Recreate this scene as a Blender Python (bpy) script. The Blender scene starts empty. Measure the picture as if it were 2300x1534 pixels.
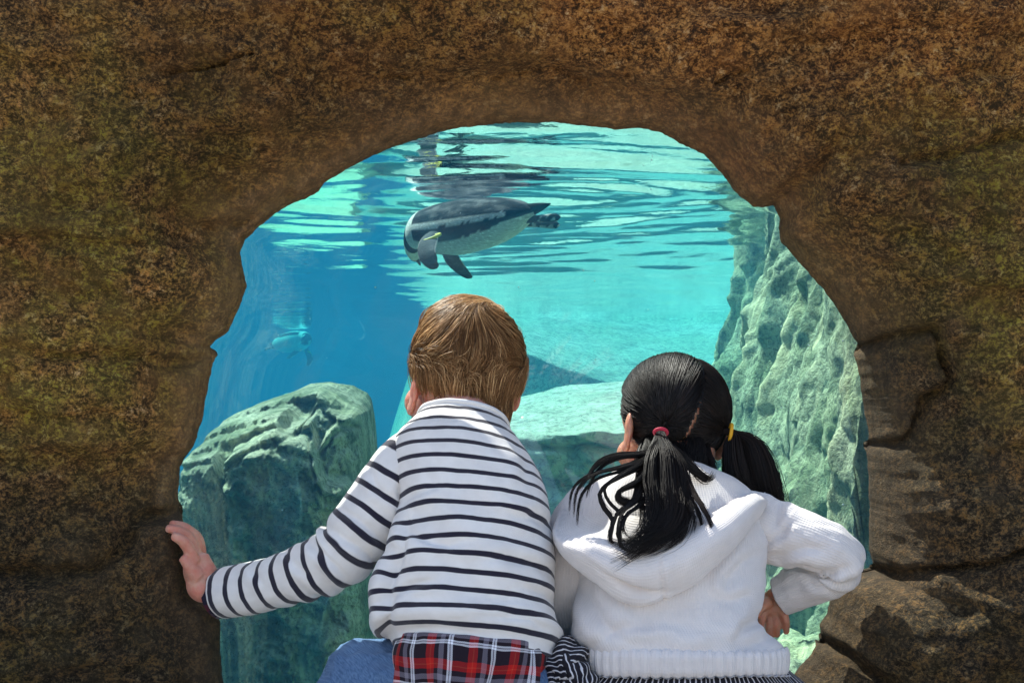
import bpy, math, random
import numpy as np
from mathutils import Vector, Matrix

R = math.radians
random.seed(7)
rng = np.random.default_rng(7)
scene = bpy.context.scene
col = scene.collection

# ------------------------------------------------------------------ camera
F = 3340.0            # focal length in photo pixels (photo is 2300 x 1534)
CX, HZ = 1150.0, 860.0  # principal column, horizon row
CAMZ = 0.68           # a crouching photographer
cam_d = bpy.data.cameras.new("camera")
cam = bpy.data.objects.new("camera", cam_d)
col.objects.link(cam)
cam.location = (0, 0, CAMZ)
cam.rotation_euler = (R(90), 0, 0)
cam_d.sensor_width = 36.0
cam_d.lens = 36.0 * F / 2300.0
cam_d.shift_y = (HZ - 767.0) / 2300.0
cam_d.clip_start = 0.02
cam_d.clip_end = 500
scene.camera = cam

# ------------------------------------------------------------------ world, sun, exposure
SUN_EL, SUN_AZ = 55.0, -45.0      # azimuth from +Y, negative = to the left
world = bpy.data.worlds.new("World")
scene.world = world
world.use_nodes = True
wn = world.node_tree.nodes
sky = wn.new("ShaderNodeTexSky")
sky.sky_type = 'NISHITA'
sky.sun_disc = False
sky.sun_elevation = R(SUN_EL)
sky.sun_rotation = R(SUN_AZ)
sky.air_density = 1.0
sky.dust_density = 2.5
sky.ozone_density = 0.7
wn["Background"].inputs["Strength"].default_value = 0.15
world.node_tree.links.new(sky.outputs[0], wn["Background"].inputs["Color"])
sun_d = bpy.data.lights.new("sun", 'SUN')
sun_d.energy = 4.0
sun_d.angle = R(0.5)
sun_d.color = (1.0, 0.95, 0.86)
sun = bpy.data.objects.new("sun", sun_d)
col.objects.link(sun)
sdir = Vector((math.sin(R(SUN_AZ)) * math.cos(R(SUN_EL)), math.cos(R(SUN_AZ)) * math.cos(R(SUN_EL)), math.sin(R(SUN_EL))))
sun.rotation_euler = sdir.to_track_quat('Z', 'Y').to_euler()
sun.location = (-6, 8, 12)
vs = scene.view_settings
vs.view_transform = 'Standard'
vs.look = 'None'
vs.gamma = 1.0
vs.use_curve_mapping = False
vs.exposure = 1.1
cy = scene.cycles
cy.use_denoising = True
cy.max_bounces = 10
cy.diffuse_bounces = 4
cy.glossy_bounces = 4
cy.transmission_bounces = 6
cy.transparent_max_bounces = 24
cy.volume_bounces = 1
cy.caustics_reflective = False
cy.caustics_refractive = False
cy.sample_clamp_indirect = 6.0

# ------------------------------------------------------------------ helpers
def P(px, py, d):
    """photo pixel + distance in metres along the view -> world point"""
    return np.array([(px - CX) / F * d, d, CAMZ - (py - HZ) / F * d])

def nrm(v):
    v = np.asarray(v, float)
    return v / (np.linalg.norm(v, axis=-1, keepdims=True) + 1e-12)

def hash3(ix, iy, iz, seed):
    n = (ix * 374761393 + iy * 668265263 + iz * 2147483647 + seed * 1274126177) & 0xffffffff
    n = ((n ^ (n >> 13)) * 1274126177) & 0xffffffff
    n = (n ^ (n >> 16)) & 0xffffffff
    return n / 4294967295.0 * 2 - 1

def vnoise(p, seed=0):
    p = np.asarray(p, float)
    i = np.floor(p).astype(np.int64)
    f = p - i
    f = f * f * f * (f * (f * 6 - 15) + 10)
    out = 0
    for dx in (0, 1):
        wx = f[..., 0] if dx else 1 - f[..., 0]
        for dy in (0, 1):
            wy = f[..., 1] if dy else 1 - f[..., 1]
            for dz in (0, 1):
                wz = f[..., 2] if dz else 1 - f[..., 2]
                out = out + wx * wy * wz * hash3(i[..., 0] + dx, i[..., 1] + dy, i[..., 2] + dz, seed)
    return out

def fbm(p, octv=4, seed=0, gain=0.5, lac=2.03):
    p = np.asarray(p, float)
    a, s, t = 1.0, 0, 0
    for k in range(octv):
        s = s + a * vnoise(p, seed + k * 17)
        t += a
        a *= gain
        p = p * lac + 5.3
    return s / t

def ridged(p, octv=4, seed=0):
    p = np.asarray(p, float)
    a, s, t = 1.0, 0, 0
    for k in range(octv):
        s = s + a * (1 - 2 * np.abs(vnoise(p, seed + k * 13)))
        t += a
        a *= 0.5
        p = p * 2.1 + 3.1
    return s / t

def sstep(a, b, x):
    t = np.clip((x - a) / (b - a), 0, 1)
    return t * t * (3 - 2 * t)

def crom(pts, n):
    """Catmull-Rom resampling of an (k, m) array to n rows (uniform in parameter)"""
    p = np.asarray(pts, float)
    k = len(p)
    q = np.vstack([2 * p[0] - p[1], p, 2 * p[-1] - p[-2]])
    t = np.linspace(0, k - 1, n)
    i = np.minimum(t.astype(int), k - 2)
    f = (t - i)[:, None]
    a, b, c, d = q[i], q[i + 1], q[i + 2], q[i + 3]
    return 0.5 * (2 * b + (c - a) * f + (2 * a - 5 * b + 4 * c - d) * f ** 2 + (3 * b - a - 3 * c + d) * f ** 3)

BASE = {}
def mesh_obj(name, V, faces, mat, parent=None, base=None, uv=None, smooth=True, attrs=None):
    """one mesh object; V is in world space. faces: (n,4)/(n,3) arrays or list of them"""
    V = np.asarray(V, float)
    off = np.zeros(3)
    if parent is not None:
        off = BASE[parent.name]
    elif base is not None:
        off = np.asarray(base, float)
    flist = faces if isinstance(faces, list) else [faces]
    fl = []
    for f in flist:
        fl.extend(f.tolist() if isinstance(f, np.ndarray) else f)
    me = bpy.data.meshes.new(name)
    me.from_pydata((V - off).tolist(), [], fl)
    if uv is not None:
        lay = me.uv_layers.new(name="UVMap")
        li = np.empty(len(me.loops), np.int32)
        me.loops.foreach_get("vertex_index", li)
        lay.data.foreach_set("uv", np.asarray(uv, np.float32)[li].ravel())
    for k, a in (attrs or {}).items():
        a = np.asarray(a, np.float32)
        if a.ndim == 1:
            at = me.attributes.new(k, 'FLOAT', 'POINT')
            at.data.foreach_set("value", a)
        else:
            at = me.attributes.new(k, 'FLOAT_COLOR', 'POINT')
            at.data.foreach_set("color", np.c_[a, np.ones(len(a), np.float32)].ravel())
    if smooth:
        me.polygons.foreach_set("use_smooth", np.ones(len(me.polygons), bool))
    me.update()
    if mat is not None:
        me.materials.append(mat)
    o = bpy.data.objects.new(name, me)
    col.objects.link(o)
    if parent is not None:
        o.parent = parent
        BASE[o.name] = off
    else:
        o.location = off
        BASE[o.name] = off
    return o

def empty(name, base):
    o = bpy.data.objects.new(name, None)
    o.empty_display_size = 0.05
    o.location = base
    col.objects.link(o)
    BASE[o.name] = np.asarray(base, float)
    return o

def tag(o, label=None, cat=None, group=None, kind=None):
    if label: o["label"] = label
    if cat: o["category"] = cat
    if group: o["group"] = group
    if kind: o["kind"] = kind
    return o

def gfaces(nv, nu, wrap=False, flip=False):
    """quads of a grid with nv rows and nu columns"""
    i = np.arange(nv - 1)[:, None]
    j = np.arange(nu if wrap else nu - 1)[None, :]
    j2 = (j + 1) % nu
    a, b, c, d = i * nu + j, i * nu + j2, (i + 1) * nu + j2, (i + 1) * nu + j
    a, b, c, d = np.broadcast_arrays(a, b, c, d)
    f = np.stack([a, b, c, d], -1).reshape(-1, 4)
    return f[:, ::-1] if flip else f

def gnormals(G):
    """normals of a grid (nv, nu, 3), columns wrapping"""
    du = np.roll(G, -1, 1) - np.roll(G, 1, 1)
    dv = np.gradient(G, axis=0)
    return nrm(np.cross(du, dv))

# ---- node helper
def mat_new(name):
    m = bpy.data.materials.new(name)
    m.use_nodes = True
    nt = m.node_tree
    nt.nodes.clear()
    out = nt.nodes.new("ShaderNodeOutputMaterial")
    return m, nt, out

class NB:
    """tiny node-building helper"""
    def __init__(s, nt):
        s.nt = nt
    def n(s, t, ins=None, **kw):
        nd = s.nt.nodes.new("ShaderNode" + t)
        for k, v in kw.items():
            setattr(nd, k, v)
        for k, v in (ins or {}).items():
            if isinstance(v, bpy.types.NodeSocket):
                s.nt.links.new(v, nd.inputs[k])
            else:
                nd.inputs[k].default_value = v
        return nd
    def coord(s, kind="Object"):
        return s.n("TexCoord").outputs[kind]
    def mapping(s, vec, scale=(1, 1, 1), loc=(0, 0, 0), rot=(0, 0, 0)):
        return s.n("Mapping", {"Vector": vec, "Scale": scale, "Location": loc, "Rotation": rot}).outputs[0]
    def noise(s, vec, scale, detail=4, rough=0.55, dist=0.0):
        return s.n("TexNoise", {"Vector": vec, "Scale": scale, "Detail": detail, "Roughness": rough, "Distortion": dist}).outputs[0]
    def voro(s, vec, scale, feature='F1', rnd=1.0):
        return s.n("TexVoronoi", {"Vector": vec, "Scale": scale, "Randomness": rnd}, feature=feature)
    def ramp(s, fac, stops, interp='LINEAR'):
        nd = s.n("ValToRGB", {"Fac": fac})
        cr = nd.color_ramp
        cr.interpolation = interp
        while len(cr.elements) < len(stops):
            cr.elements.new(0.5)
        for e, (p, c) in zip(cr.elements, stops):
            e.position = p
            e.color = (*c, 1) if not isinstance(c, (int, float)) else (c, c, c, 1)
        return nd.outputs[0]
    def math(s, op, a, b=0.0, c=0.0, clamp=False):
        nd = s.nt.nodes.new("ShaderNodeMath")
        nd.operation = op
        nd.use_clamp = clamp
        for i, v in enumerate((a, b, c)):
            if isinstance(v, bpy.types.NodeSocket):
                s.nt.links.new(v, nd.inputs[i])
            else:
                nd.inputs[i].default_value = v
        return nd.outputs[0]
    def mix(s, fac, a, b, blend='MIX'):
        nd = s.nt.nodes.new("ShaderNodeMix")
        nd.data_type = 'RGBA'
        nd.blend_type = blend
        for i, v in ((0, fac), (6, a), (7, b)):
            if isinstance(v, bpy.types.NodeSocket):
                s.nt.links.new(v, nd.inputs[i])
            elif i == 0:
                nd.inputs[i].default_value = v
            else:
                nd.inputs[i].default_value = (*v, 1) if len(v) == 3 else v
        return nd.outputs[2]
    def bump(s, h, strength=0.3, dist=0.01, normal=None):
        ins = {"Height": h, "Strength": strength, "Distance": dist}
        if normal is not None:
            ins["Normal"] = normal
        return s.n("Bump", ins).outputs[0]
    def princ(s, out, color, rough=0.8, normal=None, **kw):
        ins = {"Base Color": color if isinstance(color, bpy.types.NodeSocket) else (*color, 1), "Roughness": rough}
        if normal is not None:
            ins["Normal"] = normal
        for k, v in kw.items():
            ins[k.replace("_", " ")] = v
        b = s.n("BsdfPrincipled", ins)
        s.nt.links.new(b.outputs[0], out.inputs["Surface"])
        return b
    def attr(s, name):
        return s.n("Attribute", attribute_name=name)

def simple_mat(name, color, rough=0.6, **kw):
    m, nt, out = mat_new(name)
    NB(nt).princ(out, color, rough, **kw)
    return m

# ---- closed shapes as (V, F) used for bodies
def ellipsoid(c, r, rot=None, nu=28, nv=18):
    v = np.linspace(0, math.pi, nv + 2)[1:-1]
    u = np.linspace(0, 2 * math.pi, nu, endpoint=False)
    G = np.stack([np.sin(v)[:, None] * np.cos(u), np.sin(v)[:, None] * np.sin(u), np.cos(v)[:, None] * np.ones(nu)], -1)
    V = np.vstack([G.reshape(-1, 3), [[0, 0, 1]], [[0, 0, -1]]]) * np.asarray(r)
    if rot is not None:
        V = V @ np.array(rot).T
    V = V + np.asarray(c)
    n = nv * nu
    j = np.arange(nu)
    top = np.stack([np.full(nu, n), j, (j + 1) % nu], -1)
    bot = np.stack([np.full(nu, n + 1), (nv - 1) * nu + (j + 1) % nu, (nv - 1) * nu + j], -1)
    return V, [gfaces(nv, nu, True), top, bot]

def frames(path, ref=(0, 1, 0)):
    T = nrm(np.gradient(path, axis=0))
    a = np.asarray(ref, float)
    N, B = [], []
    for t in T:
        n = a - t * np.dot(a, t)
        if np.linalg.norm(n) < 1e-4:
            n = np.cross(t, [1, 0, 0.3])
        n = n / np.linalg.norm(n)
        a = n
        N.append(n)
        B.append(np.cross(t, n))
    return T, np.array(N), np.array(B)

def tube(path, rad, n=20, rows=40, ref=(0, 1, 0), caps=True, flat=1.0):
    """tapered tube; rad list (scalar each); returns V, F list, grid"""
    k = np.c_[np.asarray(path, float), np.asarray(rad, float)]
    k = crom(k, rows)
    c, r = k[:, :3], np.maximum(k[:, 3], 1e-4)
    T, N, B = frames(c, ref)
    u = np.linspace(0, 2 * math.pi, n, endpoint=False)
    G = c[:, None] + r[:, None, None] * (np.cos(u)[None, :, None] * B[:, None] + flat * np.sin(u)[None, :, None] * N[:, None])
    V = G.reshape(-1, 3)
    Fs = [gfaces(rows, n, True)]
    if caps:
        V = np.vstack([V, c[0] - T[0] * r[0] * 0.5, c[-1] + T[-1] * r[-1] * 0.5])
        j = np.arange(n)
        m = rows * n
        Fs.append(np.stack([np.full(n, m), (j + 1) % n, j], -1))
        Fs.append(np.stack([np.full(n, m + 1), (rows - 1) * n + j, (rows - 1) * n + (j + 1) % n], -1))
    return V, Fs

def join(parts):
    Vs, Fs, o = [], [], 0
    for V, fl in parts:
        Vs.append(V)
        for f in fl:
            Fs.append(np.asarray(f) + o)
        o += len(V)
    return np.vstack(Vs), Fs

def fuse(parts, voxel=0.003, smooth=6):
    """overlapping closed shapes -> one continuous surface (V, F)"""
    V, Fs = join(parts)
    fl = []
    for f in Fs:
        fl.extend(f.tolist())
    me = bpy.data.meshes.new("tmp")
    me.from_pydata(V.tolist(), [], fl)
    o = bpy.data.objects.new("tmp", me)
    col.objects.link(o)
    m = o.modifiers.new("r", 'REMESH')
    m.mode = 'VOXEL'
    m.voxel_size = voxel
    s = o.modifiers.new("s", 'SMOOTH')
    s.factor = 0.5
    s.iterations = smooth
    dg = bpy.context.evaluated_depsgraph_get()
    ev = o.evaluated_get(dg).to_mesh()
    n = len(ev.vertices)
    W = np.empty(n * 3)
    ev.vertices.foreach_get("co", W)
    W = W.reshape(-1, 3).copy()
    Fq = [list(p.vertices) for p in ev.polygons]
    o.evaluated_get(dg).to_mesh_clear()
    bpy.data.objects.remove(o)
    bpy.data.meshes.remove(me)
    return W, Fq

# ------------------------------------------------------------------ levels of the place
WATER_Z = 1.23
WALL_Y = 2.06        # plane of the narrowest part of the opening
# ------------------------------------------------------------------ materials of the setting
def rock_material():
    m, nt, out = mat_new("mossy_rock")
    b = NB(nt)
    c = b.coord("Object")
    sep = b.n("SeparateColor", {"Color": b.attr("zone").outputs["Color"]})
    rust_z, moss_z, grey_z = sep.outputs[0], sep.outputs[1], sep.outputs[2]
    bare = b.attr("bare").outputs["Fac"]
    big = b.noise(c, 3.2, 4, 0.6, 0.4)
    warm = b.noise(b.mapping(c, loc=(3.1, 0, 1.7)), 7.0, 5, 0.65)
    patch = b.noise(b.mapping(c, loc=(2, 8, 5)), 9.0, 5, 0.7, 0.3)
    mid = b.noise(b.mapping(c, scale=(1, 1, 1.3), loc=(1, 2, 3)), 64, 5, 0.75, 0.5)
    fine = b.noise(b.mapping(c, scale=(1, 1, 1.2), loc=(7, 2, 3)), 200, 4, 0.78, 0.5)
    base = b.ramp(big, [(0.28, (0.085, 0.052, 0.024)), (0.45, (0.150, 0.088, 0.038)), (0.60, (0.200, 0.110, 0.043)), (0.74, (0.145, 0.106, 0.042))])
    rust = b.math('MULTIPLY', b.ramp(warm, [(0.36, 0.15), (0.60, 1.0)]), rust_z)
    base = b.mix(b.math('MULTIPLY', rust, 0.85), base, (0.27, 0.105, 0.034))
    grey = b.math('MULTIPLY', b.ramp(warm, [(0.30, 0.55), (0.62, 1.0)]), grey_z)
    base = b.mix(b.math('MULTIPLY', grey, 0.88), base, (0.074, 0.062, 0.049))
    # granular speckle: dark pits put relief shade into the colour, grains are light
    speck = b.math('ADD', b.math('MULTIPLY', mid, 0.46), b.math('MULTIPLY', fine, 0.60))
    rough_area = b.ramp(patch, [(0.32, 0.45), (0.52, 1.0)])
    rough_area = b.math('MULTIPLY', rough_area, b.math('SUBTRACT', 1.0, b.math('MULTIPLY', bare, 0.52)))
    pit = b.math('MULTIPLY', b.ramp(speck, [(0.47, 1.0), (0.545, 0.0)]), rough_area)
    base = b.mix(b.math('MULTIPLY', pit, 0.90), base, (0.008, 0.005, 0.003))
    light = b.math('MULTIPLY', b.ramp(speck, [(0.54, 0.0), (0.61, 1.0)]), rough_area)
    hue = b.noise(b.mapping(c, loc=(9, 4, 1)), 60, 4, 0.75)
    ochre = b.ramp(hue, [(0.38, (0.58, 0.33, 0.14)), (0.50, (0.52, 0.26, 0.08)), (0.64, (0.64, 0.48, 0.31))])
    green = b.ramp(hue, [(0.38, (0.30, 0.22, 0.05)), (0.52, (0.36, 0.34, 0.05)), (0.66, (0.50, 0.43, 0.17))])
    mossf = b.math('MULTIPLY', moss_z, b.ramp(b.noise(b.mapping(c, loc=(6, 3, 9)), 12, 4, 0.65), [(0.38, 0.0), (0.56, 1.0)]))
    lich = b.mix(mossf, ochre, green)
    base = b.mix(b.math('MULTIPLY', mossf, 0.35), base, (0.125, 0.112, 0.026))
    base = b.mix(b.math('MULTIPLY', light, b.math('SUBTRACT', 0.80, b.math('MULTIPLY', grey_z, 0.30))), base, lich)
    base = b.mix(1.0, base, (1.48, 1.40, 1.08), 'MULTIPLY')
    base = b.mix(1.0, base, b.ramp(b.noise(b.mapping(c, loc=(4, 4, 4)), 2.2, 3, 0.5), [(0.32, (0.62, 0.60, 0.58)), (0.68, (1.32, 1.30, 1.26))]), 'MULTIPLY')
    # the reveal is greyer and darker, with streaks following the curve
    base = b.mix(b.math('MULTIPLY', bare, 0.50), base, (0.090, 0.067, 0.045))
    base = b.mix(grey_z, base, b.mix(1.0, base, (0.58, 0.59, 0.62), 'MULTIPLY'))  # grey zones darkened, painting shade on stones the sun reaches through the opening
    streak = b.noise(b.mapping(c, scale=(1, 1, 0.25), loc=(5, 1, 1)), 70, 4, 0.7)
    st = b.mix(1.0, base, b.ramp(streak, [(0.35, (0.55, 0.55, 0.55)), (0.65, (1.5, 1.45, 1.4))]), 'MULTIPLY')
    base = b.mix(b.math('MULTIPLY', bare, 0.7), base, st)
    h = b.math('ADD', b.math('MULTIPLY', speck, 1.0), b.math('MULTIPLY', b.noise(c, 380, 3, 0.7), 0.3))
    hs = b.math('SUBTRACT', 1.0, b.math('MULTIPLY', bare, 0.45))
    nb = b.n("Bump", {"Height": h, "Strength": hs, "Distance": 0.022}).outputs[0]
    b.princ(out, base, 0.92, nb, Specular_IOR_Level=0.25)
    return m

def uw_rock_material(name, pale, dark, algae, scale=1.0, streak=0.0):
    m, nt, out = mat_new(name)
    b = NB(nt)
    c = b.coord("Object")
    n1 = b.noise(c, 5 * scale, 6, 0.62, 0.4)
    n2 = b.noise(b.mapping(c, loc=(4, 1, 7)), 1.7 * scale, 4, 0.55)
    n3 = b.noise(b.mapping(c, loc=(1, 6, 2)), 32 * scale, 5, 0.7, 0.5)
    base = b.ramp(n1, [(0.34, dark), (0.52, pale), (0.75, tuple(min(1, x * 1.25) for x in pale))])
    base = b.mix(b.ramp(n2, [(0.42, 0.0), (0.64, 0.75)]), base, algae)
    base = b.mix(b.math('MULTIPLY', b.ramp(n3, [(0.40, 1.0), (0.52, 0.0)]), 0.65), base, tuple(x * 0.45 for x in dark))
    if streak:
        st = b.noise(b.mapping(c, scale=(1, 1, 0.12), loc=(2, 2, 2)), 11, 5, 0.6, 0.3)
        base = b.mix(b.math('MULTIPLY', b.ramp(st, [(0.52, 0.0), (0.66, 1.0)]), streak), base, (0.74, 0.70, 0.42))
        base = b.mix(b.math('MULTIPLY', b.ramp(st, [(0.30, 1.0), (0.42, 0.0)]), streak), base, tuple(x * 0.5 for x in dark))
    h = b.math('ADD', b.math('MULTIPLY', n1, 0.8), b.math('MULTIPLY', n3, 0.5))
    b.princ(out, base, 0.85, b.bump(h, 0.8, 0.03), Specular_IOR_Level=0.2)
    return m

ROCK = rock_material()

# ------------------------------------------------------------------ ground: one sheet with the pool's place left open
def ground():
    m, nt, out = mat_new("paving")
    b = NB(nt)
    c = b.coord("Object")
    n = b.noise(c, 3, 6, 0.6)
    base = b.ramp(n, [(0.3, (0.40, 0.37, 0.33)), (0.7, (0.52, 0.49, 0.44))])
    b.princ(out, base, 0.9, b.bump(b.noise(c, 90, 4, 0.7), 0.3, 0.005))
    x0, x1, y0, y1, S = -8.3, 6.3, 2.05, 24.3, 160
    V = [(-S, -S, 0), (S, -S, 0), (S, y0, 0), (-S, y0, 0), (x0, y0, 0), (x1, y0, 0), (x0, y1, 0), (x1, y1, 0), (-S, y1, 0), (S, y1, 0), (-S, S, 0), (S, S, 0)]
    Fc = [(0, 1, 2, 5, 4, 3), (3, 4, 6, 8), (5, 2, 9, 7), (8, 6, 7, 9, 11, 10)]
    tag(mesh_obj("ground", np.array(V, float), [Fc], m, smooth=False), kind="structure")
ground()

# ------------------------------------------------------------------ the artificial rock wall with its opening
OPEN = [(498, 1523), (493, 1400), (484, 1368), (450, 1350), (433, 1318), (424, 1270), (419, 1225), (414, 1180), (400, 1145), (399, 1089),
        (404, 1050), (413, 1024), (435, 1001), (455, 936), (463, 893), (473, 828), (487, 798), (480, 787), (467, 779), (488, 761),
        (512, 747), (535, 695), (556, 646), (545, 603), (537, 568), (549, 538), (571, 519), (605, 490), (640, 465), (690, 446),
        (716, 430), (735, 405), (780, 380), (850, 345), (950, 310), (1050, 285), (1130, 277), (1200, 275), (1300, 280), (1380, 291),
        (1430, 288), (1480, 297), (1530, 322), (1580, 345), (1610, 375), (1635, 410), (1660, 440), (1690, 463), (1715, 465),
        (1738, 461), (1746, 475), (1753, 492), (1750, 515), (1757, 545), (1800, 595), (1850, 650), (1890, 710), (1920, 760),
        (1934, 778), (1921, 799), (1930, 840), (1940, 900), (1953, 980), (1948, 1010), (1953, 1100), (1952, 1180), (1955, 1240),
        (1964, 1279), (1928, 1288), (1880, 1312), (1866, 1350), (1861, 1375), (1842, 1405), (1840, 1440), (1852, 1448), (1822, 1470),
        (1793, 1505), (1770, 1545), (1740, 1620), (1690, 1730), (1500, 1790), (1180, 1800), (850, 1790), (600, 1760), (520, 1640)]
OCX, OCY = 1180.0, 960.0
def open_radius(th):
    p = np.array(OPEN, float) - (OCX, OCY)
    a = np.arctan2(p[:, 1], p[:, 0])
    r = np.hypot(p[:, 0], p[:, 1])
    o = np.argsort(a)
    return np.interp(th, a[o], r[o], period=2 * math.pi)

def px_to_xz(px, py, d=WALL_Y):
    return (px - CX) / F * d, CAMZ - (py - HZ) / F * d

def seg_dist(px, py, line):
    d = np.full(px.shape, 1e9)
    for (x0, y0), (x1, y1) in zip(line[:-1], line[1:]):
        vx, vy = x1 - x0, y1 - y0
        t = np.clip(((px - x0) * vx + (py - y0) * vy) / (vx * vx + vy * vy), 0, 1)
        d = np.minimum(d, np.hypot(px - x0 - t * vx, py - y0 - t * vy))
    return d

def in_poly(px, py, poly):
    ins = np.zeros(px.shape, bool)
    n = len(poly)
    for i in range(n):
        x0, y0 = poly[i]
        x1, y1 = poly[(i + 1) % n]
        c = ((y0 > py) != (y1 > py)) & (px < (x1 - x0) * (py - y0) / (y1 - y0 + 1e-9) + x0)
        ins ^= c
    return ins

# joints between the stones: (line, depth m, half width px)
J_LOW = [(-1800, 1300), (-300, 1272), (0, 1262), (150, 1266), (250, 1262), (305, 1225), (312, 1172), (345, 1152), (380, 1156), (470, 1130)]
J_MID = [(-1800, 1080), (-300, 1040), (0, 1032), (130, 1030), (250, 1026), (352, 1008), (372, 1030), (460, 1020)]
J_UPL = [(-900, 700), (0, 770), (200, 800), (300, 800), (365, 805), (392, 822), (430, 815), (520, 770)]
J_NOTCH = [(1890, 800), (1935, 779), (1990, 752), (2050, 742), (2062, 800), (2088, 852), (2036, 906), (2024, 950), (2012, 985), (1950, 1004), (1890, 1008)]
J_R2 = [(2088, 852), (2150, 880), (2600, 890), (3600, 800)]
J_RLOW = [(1890, 1300), (1966, 1281), (2050, 1257), (2130, 1246), (2200, 1216), (2300, 1190), (2600, 1120), (4200, 1000)]
J_BOT = [(1800, 1420), (1850, 1444), (1890, 1452), (1950, 1492), (2010, 1534), (2080, 1600), (2200, 1690), (2400, 1900)]
J_TOP = [(430, 222), (480, 210), (545, 199), (612, 182)]
J_RC = [(1960, 402), (2040, 392), (2100, 372), (2190, 352), (2290, 345), (2400, 350)]
J_T2 = [(870, 206), (950, 200), (1020, 196), (1100, 192), (1200, 182), (1260, 186), (1330, 205), (1400, 200)]
J_T3 = [(1575, 232), (1600, 222), (1640, 208)]
J_L3 = [(560, 352), (640, 372), (740, 355), (800, 330)]
J_L4 = [(470, 520), (540, 508), (600, 470), (660, 440)]
J_R4 = [(1690, 465), (1735, 445), (1790, 400), (1830, 350)]
JOINTS = [(J_LOW, .032, 22), (J_MID, .014, 26), (J_UPL, .016, 16), (J_NOTCH, .030, 13), (J_R2, .004, 20), (J_RLOW, .036, 14), (J_BOT, .034, 15),
          (J_TOP, .020, 6), (J_RC, .022, 15), (J_T2, .016, 8), (J_T3, .014, 6), (J_L3, .010, 10), (J_L4, .012, 10), (J_R4, .014, 14)]

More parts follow.
